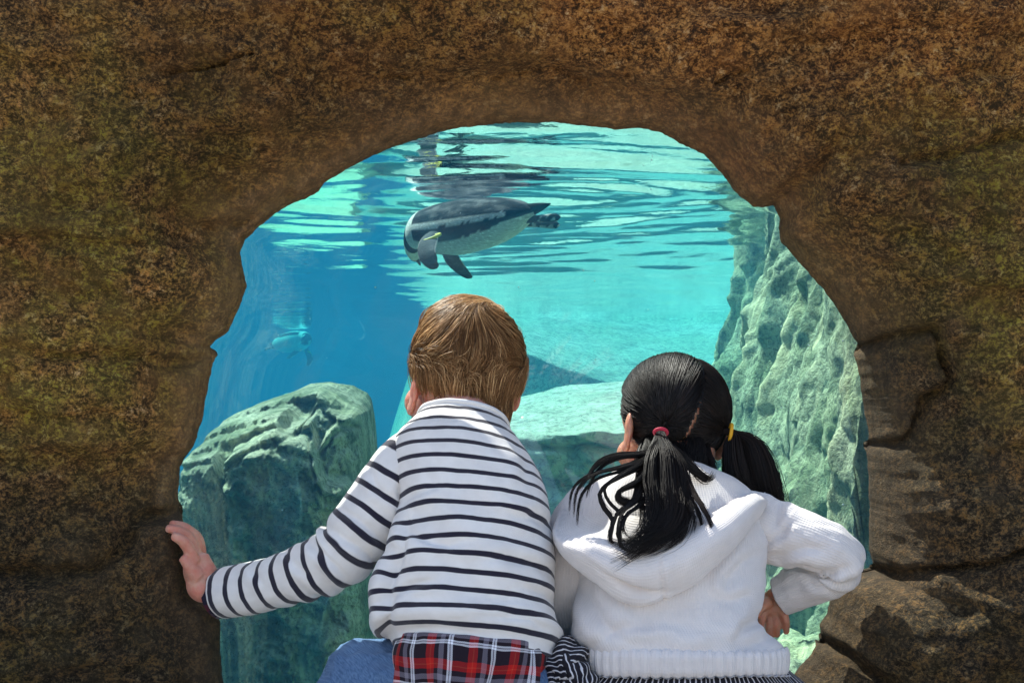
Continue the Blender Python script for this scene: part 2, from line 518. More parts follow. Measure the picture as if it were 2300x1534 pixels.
def rock_wall():
    NT = 1500
    th = np.linspace(-math.pi, math.pi, NT, endpoint=False)
    r0 = open_radius(th)
    # small chips along the edge
    ex, ey = np.cos(th), np.sin(th)
    q = np.stack([ex * r0 / 30, ey * r0 / 30, np.zeros(NT)], -1)
    r0 = r0 + 3.0 * fbm(q, 4, 3) + 1.4 * fbm(q * 4, 3, 5)
    # outer rectangle in the wall plane (metres)
    cx, cz = px_to_xz(OCX, OCY)
    X0, X1, Z0, Z1 = -5.0, 5.0, -0.12, 1.95
    dx, dz = ex, -ey
    with np.errstate(divide='ignore'):
        tx = np.where(dx > 0, (X1 - cx) / dx, (X0 - cx) / np.where(dx == 0, 1e-9, dx))
        tz = np.where(dz > 0, (Z1 - cz) / dz, (Z0 - cz) / np.where(dz == 0, 1e-9, dz))
    Rm = np.minimum(np.abs(tx), np.abs(tz)) * F / WALL_Y
    # rings: (offset in px or fraction beyond, y)
    offs_f = [0, 3, 7, 12, 18, 25, 33, 41, 50, 59]
    o = 59.0
    while o < 1150:
        o += 6.5 + max(0, o - 300) * 0.035
        offs_f.append(o)
    offs_f = np.array(offs_f)
    avail = np.maximum(Rm - r0, 60)
    K = len(offs_f)
    # blend offsets so that the last ring lands on the rectangle
    w = (offs_f / offs_f[-1])[:, None]
    off = offs_f[:, None] * np.minimum(1.0, avail / offs_f[-1])[None] * (1 - w ** 3) + w ** 3 * avail[None]
    off = np.where(avail[None] < offs_f[-1], offs_f[:, None] / offs_f[-1] * avail[None], off)
    rr = r0[None] + off
    px, py = OCX + rr * ex[None], OCY + rr * ey[None]
    X, Z = px_to_xz(px, py)
    # depth profile of the reveal: widens towards the viewer, deeper at the sides
    prof_o = [0, 6, 14, 30, 60, 100, 150, 220, 320, 600, 4000]
    prof_y = [0, -.018, -.032, -.046, -.062, -.092, -.120, -.140, -.148, -.152, -.152]
    wig = 1 + 0.35 * fbm(np.stack([px / 160, py / 160, np.zeros_like(px)], -1), 2, 31)
    Y = WALL_Y + np.interp(off / wig, prof_o, prof_y)
    lump = fbm(np.stack([X * 2.2, Z * 3.4, np.zeros_like(X)], -1), 4, 11)
    lump2 = fbm(np.stack([X * 9, Z * 11, np.zeros_like(X) + 3], -1), 4, 21)
    ledge = ridged(np.stack([X * 2.4 + Z * 0.8, Z * 8 - X * 0.9, np.zeros_like(X) + 7], -1), 4, 41)
    amp = sstep(0, 90, off)
    strata = ridged(np.stack([X * 1.5 + Z * 1.2, Z * 15 - X * 3.5 * np.sign(X - .02), np.zeros_like(X) + 4], -1), 3, 46)
    near = np.exp(-((off - 90) / 90) ** 2)
    knob = ridged(np.stack([X * 21, Z * 24, np.zeros_like(X) + 2], -1), 3, 27)
    Y = Y - amp * (0.066 * lump + 0.030 * lump2 + 0.010 * knob + 0.018 * ledge + .009 * near * strata) - (1 - amp) * (0.020 * lump2 + .005 * strata)
    fine = fbm(np.stack([X * 45, Z * 45, Y * 45], -1), 3, 51)
    Y = Y - 0.0095 * fine * (0.5 + 0.5 * amp)
    for line, dep, hw in JOINTS:
        jx = px + 9 * fbm(np.stack([px / 40, py / 40, np.zeros_like(px) + 1], -1), 3, 61)
        jy = py + 9 * fbm(np.stack([px / 40, py / 40, np.zeros_like(px) + 9], -1), 3, 62)
        d = seg_dist(jx, jy, line)
        Y = Y + dep * np.exp(-(d / hw) ** 2 * 1.6)
    # overhanging ledges: the rock steps back below each line
    LEDGES = [([(-40, 575), (180, 548), (420, 560)], .022, 130), ([(470, 345), (640, 322), (800, 300), (900, 268)], .020, 80), ([(520, 395), (640, 378), (735, 352)], .018, 60),
              ([(860, 205), (1050, 188), (1250, 182), (1420, 215), (1560, 250)], .024, 90), ([(1500, 120), (1750, 145), (1960, 118), (2340, 150)], .016, 110),
              ([(1560, 235), (1600, 300), (1700, 430), (1740, 455)], .018, 70), ([(1880, 560), (2010, 640), (2150, 660), (2340, 640)], .018, 120), ([(-40, 130), (150, 190), (330, 180)], .016, 120),
              ([(1990, 230), (2120, 205), (2280, 215)], .014, 90), ([(60, 900), (200, 925), (380, 905)], .014, 90), ([(440, 520), (520, 505), (600, 470), (655, 440)], .020, 60)]
    nz = 12 * fbm(np.stack([px / 50, py / 50, px * 0 + 4], -1), 3, 64)
    for L, dep, reach in LEDGES:
        L = np.array(L, float)
        ly = np.interp(px, L[:, 0], L[:, 1]) + nz
        wx_ = sstep(L[0, 0], L[0, 0] + 80, px) * sstep(L[-1, 0], L[-1, 0] - 80, px)
        q_ = py - ly
        Y = Y + wx_ * (dep * sstep(-3, 10, q_) * np.exp(-np.maximum(q_, 0) / reach) - .5 * dep * np.exp(-((q_ + 22) / 26) ** 2)) * sstep(0, 40, off)
    # pillow the lower boulders
    for (bx, by, sx, sy, a) in ((2080, 1370, 230, 110, .05), (1960, 1560, 150, 90, .05), (200, 1420, 260, 150, .025), (1990, 890, 50, 80, .015), (2060, 1120, 90, 130, .022)):
        Y = Y - a * np.exp(-((px - bx) / sx) ** 2 - ((py - by) / sy) ** 2) * sstep(0, 60, off)
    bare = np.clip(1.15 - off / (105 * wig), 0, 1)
    def blob(*L):
        s = 0
        for (x0, y0, sx, sy, w) in L:
            s = s + w * np.exp(-((px - x0) / sx) ** 2 - ((py - y0) / sy) ** 2)
        return np.clip(s, 0, 1)
    rust = blob((1950, 60, 500, 220, 1), (1350, 60, 400, 130, .9), (750, 110, 260, 150, .8), (1650, 330, 200, 160, .8), (2200, 250, 300, 150, .5), (150, 30, 200, 60, .4), (250, 1030, 300, 40, .6))
    moss = blob((280, 420, 420, 330, 1), (180, 850, 300, 260, 1), (2100, 420, 300, 200, .9), (2180, 750, 200, 260, 1), (120, 1450, 250, 160, .5), (1000, 90, 250, 80, .5), (2150, 1450, 250, 120, .4))
    grey = np.clip(sstep(880, 1220, py) * 1.0 + blob((2000, 900, 170, 330, .9), (80, 60, 130, 90, .6), (2060, 1000, 120, 200, .6)), 0, 1)
    G = np.stack([X, Y, Z], -1)
    zone = np.stack([rust, moss, grey], -1)
    # rings behind the edge: throat, back edge, back face
    def ring(offpx, y):
        r_ = r0 + offpx
        x_, z_ = px_to_xz(OCX + r_ * ex, OCY + r_ * ey)
        return np.stack([x_, np.full(NT, y) , z_], -1)
    b1, b2, b3 = ring(3, WALL_Y + .012), ring(16, WALL_Y + .030), ring(70, WALL_Y + .060)
    xb, zb = cx + Rm * F**-1 * WALL_Y * dx, cz + Rm / F * WALL_Y * dz
    b4 = np.stack([xb, np.full(NT, WALL_Y + .065), zb], -1)
    Gall = np.concatenate([b4[None], b3[None], b2[None], b1[None], G], 0)
    nb = 4
    bareall = np.concatenate([np.ones((nb, NT)), bare], 0)
    zall = np.concatenate([np.repeat(zone[:1], nb, 0), zone], 0).reshape(-1, 3)
    V = Gall.reshape(-1, 3)
    nv = nb + K
    faces = gfaces(nv, NT, True)
    j = np.arange(NT)
    rim = np.stack([j + (nv - 1) * NT, (j + 1) % NT + (nv - 1) * NT, (j + 1) % NT, j], -1)
    # stones told apart by their joints
    fpx = np.concatenate([np.zeros((nb, NT)) + (OCX + r0 * ex), px], 0).reshape(-1)
    fpy = np.concatenate([np.zeros((nb, NT)) + (OCY + r0 * ey), py], 0).reshape(-1)
    mx, my = fpx[faces].mean(1), fpy[faces].mean(1)
    wrapm = np.ptp(fpx[faces], axis=1) > 500
    mx = np.where(wrapm, fpx[faces[:, 0]], mx); my = np.where(wrapm, fpy[faces[:, 0]], my)
    far = 6000
    regs = [
        ("stone", J_LOW + [(760, 1500), (760, far), (-far, far), (-far, 1300)], None),
        ("stone", J_MID + [(470, 1130)] + J_LOW[::-1] + [(-far, 1300), (-far, 1080)], None),
        ("stone", J_UPL + [(520, 1010)] + J_MID[::-1] + [(-far, 1080), (-far, 700)], None),
        ("stone", J_NOTCH + [(1800, 1000), (1800, 800)], None),
        ("stone", [(1890, 1008)] + J_NOTCH[:4:-1] + J_R2 + [(far, 800), (far, 1000)] + J_RLOW[::-1] + [(1800, 1250)], None),
        ("stone", J_BOT + [(2400, far), (900, far), (900, 1420)], None),
        ("stone", J_RLOW + [(far, 1000), (far, far), (2400, far)] + J_BOT[::-1] + [(1700, 1420), (1800, 1300)], None),
    ]
    lab = np.zeros(len(faces), int)
    for k, (nm, poly, _) in enumerate(regs):
        s = in_poly(mx, my, poly) & (lab == 0)
        lab[s] = k + 1
    root = empty("rock_grotto", (0, WALL_Y - .05, 0))
    tag(root, "mossy brown artificial rock wall around the arched viewing opening", "rock wall")
    names = ["rock_face"] + [r[0] for r in regs]
    for k, nm in enumerate(names):
        fs = faces[lab == k]
        if k == 0:
            fs = np.vstack([fs, rim])
        if not len(fs):
            continue
        idx, inv = np.unique(fs, return_inverse=True)
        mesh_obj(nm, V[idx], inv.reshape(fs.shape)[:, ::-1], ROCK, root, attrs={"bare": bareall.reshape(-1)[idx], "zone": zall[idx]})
    return th, r0
TH, R0 = rock_wall()

# ------------------------------------------------------------------ glass dome + water body share the same bulge
def dome_grid(nt=240, nr=46, grow=1.07, extra=0.0, depth=0.52):
    th = np.linspace(-math.pi, math.pi, nt, endpoint=False)
    r = open_radius(th)
    # smooth outline
    for _ in range(8):
        r = (np.roll(r, 1) + 2 * r + np.roll(r, -1)) / 4
    r = r * grow
    rho = np.sin(np.linspace(0.004, math.pi / 2, nr))
    px = OCX + rho[:, None] * r[None] * np.cos(th)
    py = OCY + rho[:, None] * r[None] * np.sin(th)
    X, Z = px_to_xz(px, py)
    Y = WALL_Y + .085 + extra + depth * np.sqrt(np.maximum(0, 1 - rho ** 2))[:, None] * np.ones(nt)
    return np.stack([X, Y, Z], -1), th, r

def fan_center(nt, idx_center, first_row=0, flip=False):
    j = np.arange(nt)
    f = np.stack([np.full(nt, idx_center), first_row * nt + j, first_row * nt + (j + 1) % nt], -1)
    return f[:, ::-1] if flip else f

def glass_dome():
    G, th, r = dome_grid()
    nr, nt = G.shape[:2]
    V = np.vstack([G.reshape(-1, 3), G[0].mean(0)])
    m, nt_, out = mat_new("clear_glass")
    b = NB(nt_)
    lw = b.n("LayerWeight", {"Blend": 0.5}).outputs["Facing"]
    f = b.math('ADD', b.math('MULTIPLY', b.math('POWER', lw, 4.0), 0.32), 0.055)
    tr = b.n("BsdfTransparent", {"Color": (0.97, 0.99, 0.985, 1)})
    gl = b.n("BsdfGlossy", {"Color": (1, 1, 1, 1), "Roughness": 0.02})
    mx = b.n("MixShader", {0: f, 1: tr.outputs[0], 2: gl.outputs[0]})
    gc = b.coord("Object")
    sm = b.noise(b.mapping(gc, scale=(1, 1, .35), rot=(0, R(18), 0)), 5.5, 5, 0.6, 0.6)
    sm2 = b.noise(gc, 60, 4, 0.7)
    sf = b.math('MULTIPLY', b.ramp(sm, [(0.48, 0.0), (0.72, 1.0)]), b.math('ADD', 0.05, b.math('MULTIPLY', sm2, 0.08)))
    df = b.n("BsdfDiffuse", {"Color": (0.8, 0.8, 0.8, 1)})
    mx = b.n("MixShader", {0: sf, 1: mx.outputs[0], 2: df.outputs[0]})
    nt_.links.new(mx.outputs[0], out.inputs["Surface"])
    o = mesh_obj("glass_dome", V, [gfaces(nr, nt, True), fan_center(nt, nr * nt)], m, base=(0, WALL_Y + .085, 0.1))
    tag(o, "clear domed glass viewing window set behind the rock opening", "window")
glass_dome()

POOL_X0, POOL_X1, POOL_Y1, POOL_Z0 = -8.0, 6.0, 24.0, -2.6
def water_body():
    G, th, r = dome_grid(nt=160, nr=30, extra=.006)
    nr, nt = G.shape[:2]
    # continue to a rectangle in the plane just behind the rock
    cx, cz = px_to_xz(OCX, OCY)
    dx, dz = np.cos(th), -np.sin(th)
    X0, X1, Z0, Z1 = POOL_X0, POOL_X1, POOL_Z0, WATER_Z + .012
    # insert the corner directions so that the box is square
    tx = np.where(dx > 0, (X1 - cx) / np.where(abs(dx) < 1e-9, 1e-9, dx), (X0 - cx) / np.where(abs(dx) < 1e-9, -1e-9, dx))
    tz = np.where(dz > 0, (Z1 - cz) / np.where(abs(dz) < 1e-9, 1e-9, dz), (Z0 - cz) / np.where(abs(dz) < 1e-9, -1e-9, dz))
    t = np.minimum(np.abs(tx), np.abs(tz))
    ox, oz = cx + t * dx, cz + t * dz
    for (qx, qz) in ((X0, Z0), (X0, Z1), (X1, Z0), (X1, Z1)):
        k = np.argmin(np.hypot(ox - qx, oz - qz))
        ox[k], oz[k] = qx, qz
    yf = WALL_Y + .085 + .006
    o1 = np.stack([ox, np.full(nt, yf), oz], -1)
    o2 = np.stack([ox, np.full(nt, POOL_Y1), oz], -1)
    V = np.vstack([G.reshape(-1, 3), o1, o2, G[0].mean(0)[None], [[(X0 + X1) / 2, POOL_Y1, (Z0 + Z1) / 2]]])
    fs = [gfaces(nr + 2, nt, True), fan_center(nt, (nr + 2) * nt), fan_center(nt, (nr + 2) * nt + 1, nr + 1, True)]
    m, nt_, out = mat_new("pool_water")
    b = NB(nt_)
    ab = b.n("VolumeAbsorption", {"Color": (0.0, 0.80, 0.84, 1), "Density": 0.25})
    sc = b.n("VolumeScatter", {"Color": (0.10, 0.52, 1.0, 1), "Density": 0.031, "Anisotropy": 0.25})
    ad = b.n("AddShader", {0: ab.outputs[0], 1: sc.outputs[0]})
    nt_.links.new(ad.outputs[0], out.inputs["Volume"])
    tag(mesh_obj("water", V, fs, m, base=(0, yf, POOL_Z0), smooth=False), kind="structure")
water_body()

def wave_height(X, Y):
    """small ripples: crossing wave trains whose strength comes and goes; the left of the pool lies calmer"""
    p = np.stack([X, Y, np.zeros_like(X)], -1)
    calm = sstep(-1.5, 0.1, X + 0.10 * (Y - 4))
    a = 0.26 + 1.25 * calm * (1 - .45 * sstep(.1, .9, X))
    wx, wy = .55 * fbm(p * .8, 3, 71), .40 * fbm(p * .8 + 9, 3, 72)
    h = 0.0050 * a * fbm(p * (1.3, 1.6, 1) + 3, 2, 5) + 0.0022 * a * fbm(p * (3.2, 4.6, 1), 3, 8) + .0006 * a * fbm(p * (9, 12, 1), 2, 9)
    for k, (deg, lam, A) in enumerate(((70, .62, .0026), (108, .40, .0015), (55, .27, .0010), (128, .18, .00055), (84, .22, .0006))):
        t = R(deg)
        env = sstep(-.25, .55, fbm(p * (.55, 1.1, 1) + k * 7, 2, 80 + k))
        h = h + A * a * env * np.sin(((X + wx) * math.cos(t) + (Y + wy) * math.sin(t)) / lam * 2 * math.pi)
    for (x0, y0, sx, lam, A, sd) in ((.35, 12.5, 3.4, .62, .0042, 1), (.25, 12.0, 3.0, .38, .0019, 2), (.45, 13.0, 4.2, .95, .0062, 3)):
        dd = np.sqrt(((X - x0 + .3 * wx) * sx) ** 2 + (Y - y0 + wy) ** 2)
        env = sstep(.1, .7, X) * sstep(-.35, .4, fbm(p * (1.2, .6, 1) + sd * 5, 2, 90 + sd))
        h = h + A * env * np.exp(-np.maximum(0, Y - 7) / 5) * np.sin(dd / lam * 2 * math.pi)
    # wakes of the two penguins
    for (x0, y0, A, lam, fall) in ((0.05, 4.42, .0013, .15, .9), (-2.3, 15.4, .0025, .30, 1.0)):
        dd = np.hypot((X - x0) * .7, (Y - y0) * 1.15)
        h = h + A * np.sin((dd + .5 * wx) / lam * 2 * math.pi) * np.exp(-dd / fall) * sstep(0.1, 0.3, dd)
    return h

def water_surface():
    # y spacing grows with distance, x spans the pool
    ys = [WALL_Y + .1]
    while ys[-1] < POOL_Y1:
        ys.append(ys[-1] + 0.018 + max(0, ys[-1] - 4) * 0.0075)
    ys = np.array(ys); ys[-1] = POOL_Y1
    xs = np.concatenate([np.linspace(POOL_X0, -3.2, 60, endpoint=False), np.linspace(-3.2, 3.2, 300), np.linspace(3.2, POOL_X1, 40)[1:]])
    X, Y = np.meshgrid(xs, ys)
    Z = WATER_Z + wave_height(X, Y)
    V = np.stack([X, Y, Z], -1).reshape(-1, 3)
    m, nt, out = mat_new("water_surface")
    b = NB(nt)
    c = b.coord("Object")
    n = b.noise(b.mapping(c, scale=(1, .7, 1)), 9, 4, 0.55, 0.4)
    nb = b.bump(n, 0.10, 0.02)
    fr = b.n("Fresnel", {"IOR": 1.333, "Normal": nb}).outputs[0]
    tr = b.n("BsdfTransparent", {"Color": (1, 1, 1, 1)})
    gl = b.n("BsdfGlossy", {"Color": (1, 1, 1, 1), "Roughness": 0.03, "Normal": nb})
    mx = b.n("MixShader", {0: fr, 1: tr.outputs[0], 2: gl.outputs[0]})
    nt.links.new(mx.outputs[0], out.inputs["Surface"])
    tag(mesh_obj("water_surface", V, gfaces(len(ys), len(xs)), m, base=(0, 5, WATER_Z)), kind="structure")
water_surface()

# ------------------------------------------------------------------ pool basin: floor and far walls
def pool_basin():
    m, nt, out = mat_new("pool_concrete")
    b = NB(nt)
    c = b.coord("Object")
    n = b.noise(c, 1.2, 6, 0.6)
    base = b.ramp(n, [(0.35, (0.05, 0.14, 0.22)), (0.65, (0.09, 0.22, 0.30))])
    b.princ(out, base, 0.8, b.bump(b.noise(c, 14, 5, 0.6), 0.4, 0.03))
    e = .02
    x0, x1, y0, y1, z0, z1 = POOL_X0 + e, POOL_X1 - e, WALL_Y + .1, POOL_Y1 - e, POOL_Z0 + e, 1.42
    V = np.array([(x0, y0, z0), (x1, y0, z0), (x1, y1, z0), (x0, y1, z0), (x0, y0, z1), (x1, y0, z1), (x1, y1, z1), (x0, y1, z1),
                  (x0 - .3, y0, z1), (x1 + .3, y0, z1), (x1 + .3, y1 + .3, z1), (x0 - .3, y1 + .3, z1),
                  (x0 - .3, y0, -.05), (x1 + .3, y0, -.05), (x1 + .3, y1 + .3, -.05), (x0 - .3, y1 + .3, -.05)])
    Fc = [(0, 1, 2, 3), (1, 5, 6, 2), (2, 6, 7, 3), (3, 7, 4, 0), (5, 9, 10, 6), (6, 10, 11, 7), (7, 11, 8, 4),
          (9, 13, 14, 10), (10, 14, 15, 11), (11, 15, 12, 8)]
    tag(mesh_obj("pool_basin", V, [Fc], m, smooth=False), kind="structure")
pool_basin()

UW_PALE = uw_rock_material("pale_pool_rock", (0.62, 0.60, 0.50), (0.40, 0.40, 0.33), (0.52, 0.54, 0.40))
UW_BOULDER = uw_rock_material("layered_pool_rock", (0.60, 0.56, 0.40), (0.14, 0.17, 0.10), (0.17, 0.21, 0.11), 2.2, 0.40)
UW_CLIFF = uw_rock_material("algae_pool_rock", (0.54, 0.56, 0.36), (0.14, 0.19, 0.12), (0.36, 0.43, 0.22), 2.2, 0.95)

def solid_strip(name, G, mat, base, label, cat, back_drop=None):
    """G (nv, nu, 3): profiles run bottom-front -> over the top -> bottom-back; side ends are closed with fans"""
    nv, nu = G.shape[:2]
    V = np.vstack([G.reshape(-1, 3), G[:, 0].mean(0)[None], G[:, -1].mean(0)[None]])
    i = np.arange(nv - 1)
    fl = np.stack([np.full(nv - 1, nv * nu), i * nu, (i + 1) * nu], -1)
    fr = np.stack([np.full(nv - 1, nv * nu + 1), (i + 1) * nu + nu - 1, i * nu + nu - 1], -1)
    cl = [[nv * nu, (nv - 1) * nu, 0]], [[nv * nu + 1, nu - 1, (nv - 1) * nu + nu - 1]]
    j = np.arange(nu - 1)
    bot = np.stack([j + 1, j, (nv - 1) * nu + j, (nv - 1) * nu + j + 1], -1)
    o = mesh_obj(name, V, [gfaces(nv, nu), fl, fr, np.array(cl[0]), np.array(cl[1]), bot], mat, base=base)
    return tag(o, label, cat)

def facets(p, n, seed):
    """noise broken into flat steps with crisp edges, like split rock"""
    q = fbm(p, 4, seed) * n
    f = np.floor(q)
    return (f + sstep(.72, 1.0, q - f)) / n

# layered boulder at the left: a front face with tilted ledges, rounded over at the top
def left_boulder():
    D0 = 4.45
    top = np.array([(398, 1100), (412, 1030), (445, 938), (520, 907), (600, 882), (645, 862), (700, 857), (760, 867), (795, 888), (815, 925), (826, 985), (830, 1060)], float)
    nu, nf = 220, 240
    s = np.linspace(0, 1, nu)
    pxc = 398 + (s * (832 - 398)); pxs = 404 + s * (806 - 404)
    tp = np.interp(pxc, top[:, 0], top[:, 1])
    for _ in range(3):
        tp[1:-1] = (tp[:-2] + 2 * tp[1:-1] + tp[2:]) / 4
    bot = 1760.0
    t = np.linspace(0, 1, nf) ** 0.8
    py = bot + (tp[None] - bot) * t[:, None]
    px = np.broadcast_to(pxc, py.shape).copy()
    # below the crown the rock flares a little to the left and right
    px += (px - 615) * 0.10 * sstep(1000, 1600, py)
    # ledges: polyline of the lip, tread height (px), tread depth (m)
    led = [([(380, 962), (445, 956), (520, 930), (600, 908), (655, 892), (700, 888), (735, 905), (800, 925), (860, 960)], 34, .17),
           ([(380, 992), (445, 982), (540, 955), (640, 926), (655, 945), (690, 965), (712, 905), (760, 938), (860, 950)], 30, .15),
           ([(380, 1020), (440, 1010), (520, 992), (600, 958), (640, 944), (662, 990), (740, 1015), (775, 960), (800, 948), (830, 952)], 36, .17),
           ([(380, 1036), (430, 1030), (505, 1022), (532, 1075), (546, 1030), (600, 992), (680, 968), (718, 960), (732, 1015), (765, 1100), (840, 1110)], 30, .14)]
    n1 = fbm(np.stack([px / 60, py / 60, np.zeros_like(px)], -1), 4, 5)
    d = np.full(px.shape, D0)
    for L, h, dep in led:
        L = np.array(L, float)
        ly = np.interp(px, L[:, 0], L[:, 1]) + 7 * n1
        d = d + dep * sstep(0, h, ly - py) + 0.05 * np.exp(-((py - ly - 12) / 8) ** 2)
    # rounding at the crown and the sides
    d = d - .20 + 0.22 * np.clip(1 - (py - tp[None]) / 40, 0, 1) ** 2.2
    side = np.abs(2 * s - 1)
    d = d + 0.40 * (1 - np.sqrt(np.maximum(0, 1 - side ** 5)))[None]
    # a deep vertical cleft and a shoulder block on the left
    d = d + 0.06 * np.exp(-((px - 528 - (py - 1030) * .05) / 14) ** 2) * sstep(1000, 1050, py)
    d = d - 0.05 * np.exp(-((px - 460) / 55) ** 2) * sstep(1015, 1040, py)
    d = d - 0.05 * np.exp(-((px - 650) / 80) ** 2) * sstep(985, 1020, py) * (1 - sstep(1150, 1500, py))
    d = d - 0.035 * fbm(np.stack([px / 90, py / 90, px * 0 + 2], -1), 4, 15) - 0.026 * ridged(np.stack([px / 40 + py / 200, py / 45 - px / 120, px * 0 + 5], -1), 5, 25) - 0.006 * fbm(np.stack([px / 9, py / 9, px * 0], -1), 3, 35)
    d = d - .085 * facets(np.stack([px / 75 + py / 160, py / 48 - px / 170, px * 0 + 8], -1), 7, 75) - .012 * ridged(np.stack([px / 16, py / 22, px * 0 + 2], -1), 3, 85)
    Gf = np.stack([(px + (pxs - pxc)[None] - CX) / F * D0, d, CAMZ - (py - HZ) / F * D0], -1)
    back = Gf[-1][None].repeat(14, 0).copy()
    q = np.linspace(0, 1, 15)[1:]
    back[:, :, 1] += (0.45 * np.sin(q * math.pi / 2))[:, None]
    back[:, :, 2] += ((-.6 - Gf[-1, :, 2])[None] * (1 - np.cos(q * math.pi / 2))[:, None])
    G = np.concatenate([Gf, back], 0)
    solid_strip("underwater_boulder", G, UW_BOULDER, (-.7, 4.6, -.6), "layered algae covered boulder with sunlit tilted ledges under water", "rock")
left_boulder()

# broad pale mound in the middle
def mound():
    nu = 260
    pxc = np.linspace(840, 1760, nu)
    crest = np.interp(pxc, [840, 880, 930, 1000, 1150, 1220, 1300, 1420, 1560, 1680, 1760], [1130, 1010, 935, 905, 893, 880, 868, 862, 868, 885, 900])
    lip = np.interp(pxc, [840, 900, 1150, 1250, 1340, 1450, 1600, 1760], [1180, 1070, 968, 975, 966, 990, 980, 990]) + 8 * fbm(np.stack([pxc / 40, pxc * 0, pxc * 0], -1), 3, 3)
    rows = []
    DL, DC = 5.9, 7.6
    X = (pxc - CX) / F * 6.2
    zl = CAMZ - (lip - HZ) / F * DL
    zc = CAMZ - (crest - HZ) / F * DC
    # front face with two recessed bands
    for t in np.linspace(0, 1, 110):
        z = -1.3 + (zl + 1.3) * t
        dz = zl - z
        y = DL - 0.10 * sstep(0, .5, dz) + 0.06 * np.exp(-((dz - .05) / .012) ** 2) + 0.07 * np.exp(-((dz - .17 - .02 * np.sin(X * 5)) / .02) ** 2) + .05 * np.exp(-((dz - .30) / .03) ** 2) - .08 * sstep(.18, .3, dz)
        rows.append(np.stack([X, y, z], -1))
    for t in np.linspace(0, 1, 90)[1:]:
        y = DL + (DC - DL) * t
        z = zl + (zc - zl) * np.sin(t * math.pi / 2)
        rows.append(np.stack([X * (1 + .12 * t), np.full(nu, 1.0) * y, z], -1))
    for t in np.linspace(0, 1, 40)[1:]:
        y = DC + 2.2 * t
        rows.append(np.stack([X * (1.12 + .1 * t), np.full(nu, 1.0) * y, zc - (zc + 1.3) * t ** 2.2], -1))
    G = np.array(rows)
    p = G.copy()
    nn = fbm(p * 3.2, 4, 7)
    cr = ridged(p * (2.2, 2.2, 5.5), 4, 17)
    fr = (np.arange(len(rows)) < 112)[:, None]
    G[..., 1] -= np.where(fr, .10 * nn + .06 * cr + .16 * facets(p * (1.6, 1.6, 3.6), 7, 65), 0)
    G[..., 2] += np.where(fr, 0, .025 * nn + .012 * fbm(p * 9, 3, 9))
    solid_strip("underwater_mound", G, UW_PALE, (.8, 6.5, -1.3), "broad pale rock mound with a cracked front behind the children", "rock")
mound()

# far pale bank that rises to the surface on the right
def bank():
    nu = 140
    nv = 90
    u = np.linspace(0, 1, nu)
    v = np.linspace(0, 1, nv)
    Y = 10.0 + v * 3.2
    xl = np.interp(v, [0, .3, 1], [-1.3, -1.35, -1.5])       # left edge walks left with distance
    xr = np.full(nv, 4.9)
    X = xl[:, None] + (xr - xl)[:, None] * u
    lip = np.interp(X[0], [-1.2, -.6, .1, .65, 1.2], [1.02, .98, .86, .64, .60])[None]
    topz = 1.42 - .12 * sstep(-.6, 3.0, X[0])[None] + .06 * fbm(np.stack([X[0] * 1.4, X[0] * 0, X[0] * 0], -1), 3, 44)[None]
    Z = lip + (topz - lip) * v[:, None] ** .8
    Z = Z - 2.2 * (1 - sstep(0, .20, u))[None] ** 2
    Yg = np.broadcast_to(Y[:, None], X.shape)
    Z = Z + .05 * fbm(np.stack([X * 1.5, Yg * 1.5, X * 0], -1), 4, 3)
    G = np.stack([X, Yg, Z], -1)
    front = G[0][None].repeat(6, 0).copy()
    front[:, :, 2] = np.linspace(-1.6, 0, 7)[:-1, None] * 1.0 + (G[0, :, 2])[None] * 1.0
    back = G[-1][None].repeat(3, 0).copy()
    back[:, :, 1] += np.array([.1, .3, .5])[:, None]
    back[:, :, 2] += np.array([-.05, -1.0, -2.6])[:, None]
    solid_strip("underwater_bank", np.concatenate([front, G, back], 0), UW_PALE, (2, 10, -1.3), "pale smooth bank sloping up to the water surface far behind the mound", "rock")
bank()

# fluted cliff along the right side, running away from the window
def cliff():
    ns, nz = 420, 260
    s = np.linspace(0, 1, ns)
    y = 3.05 + s * 4.0
    x = np.interp(s, [0, .25, .5, .75, 1], [.78, .93, .95, .97, 1.08])
    z = np.linspace(-1.2, 1.34, nz)
    S, Zg = np.meshgrid(y, z)
    X = np.broadcast_to(x, S.shape).copy()
    # widen towards the bottom, flutes run vertically
    X -= 0.20 * (1 - sstep(-.6, 1.0, Zg)) * sstep(3.2, 4.2, S)
    X += 0.12 * sstep(.3, 1.3, Zg) ** 1.4 - .05
    Zg = Zg + (.16 * fbm(np.stack([S * .9, S * 0, S * 0], -1), 3, 33) - .05) * sstep(.2, 1.0, Zg)
    wob = 0.18 * fbm(np.stack([S * 1.1, Zg * 1.3, S * 0], -1), 3, 3)
    fl = ridged(np.stack([(S + wob) * 2.6, Zg * .35, S * 0 + 2], -1), 3, 5)
    X -= 0.15 * fl + 0.035 * fbm(np.stack([S * 3, Zg * 3, S * 0], -1), 4, 9) + .020 * fbm(np.stack([S * 13, Zg * 13, S * 0], -1), 4, 19)
    X -= .10 * facets(np.stack([S * 2.6, Zg * 1.4, S * 0 + 3], -1), 7, 55)
    G = np.stack([X, S, Zg], -1)
    # turn into a solid: over the top to the far side
    topr = G[-1][None].repeat(6, 0).copy()
    q = np.linspace(0, 1, 7)[1:]
    topr[:, :, 0] += q[:, None] * 2.2
    topr[:, :, 2] += (.08 * np.sin(q * math.pi / 2))[:, None]
    backr = topr[-1][None].copy(); backr[:, :, 2] = -1.2
    solid_strip("underwater_cliff", np.concatenate([G, topr, backr], 0), UW_CLIFF, (1.5, 5, -1.2), "tall fluted yellow green rock cliff under water beside the right edge of the opening", "rock")
cliff()

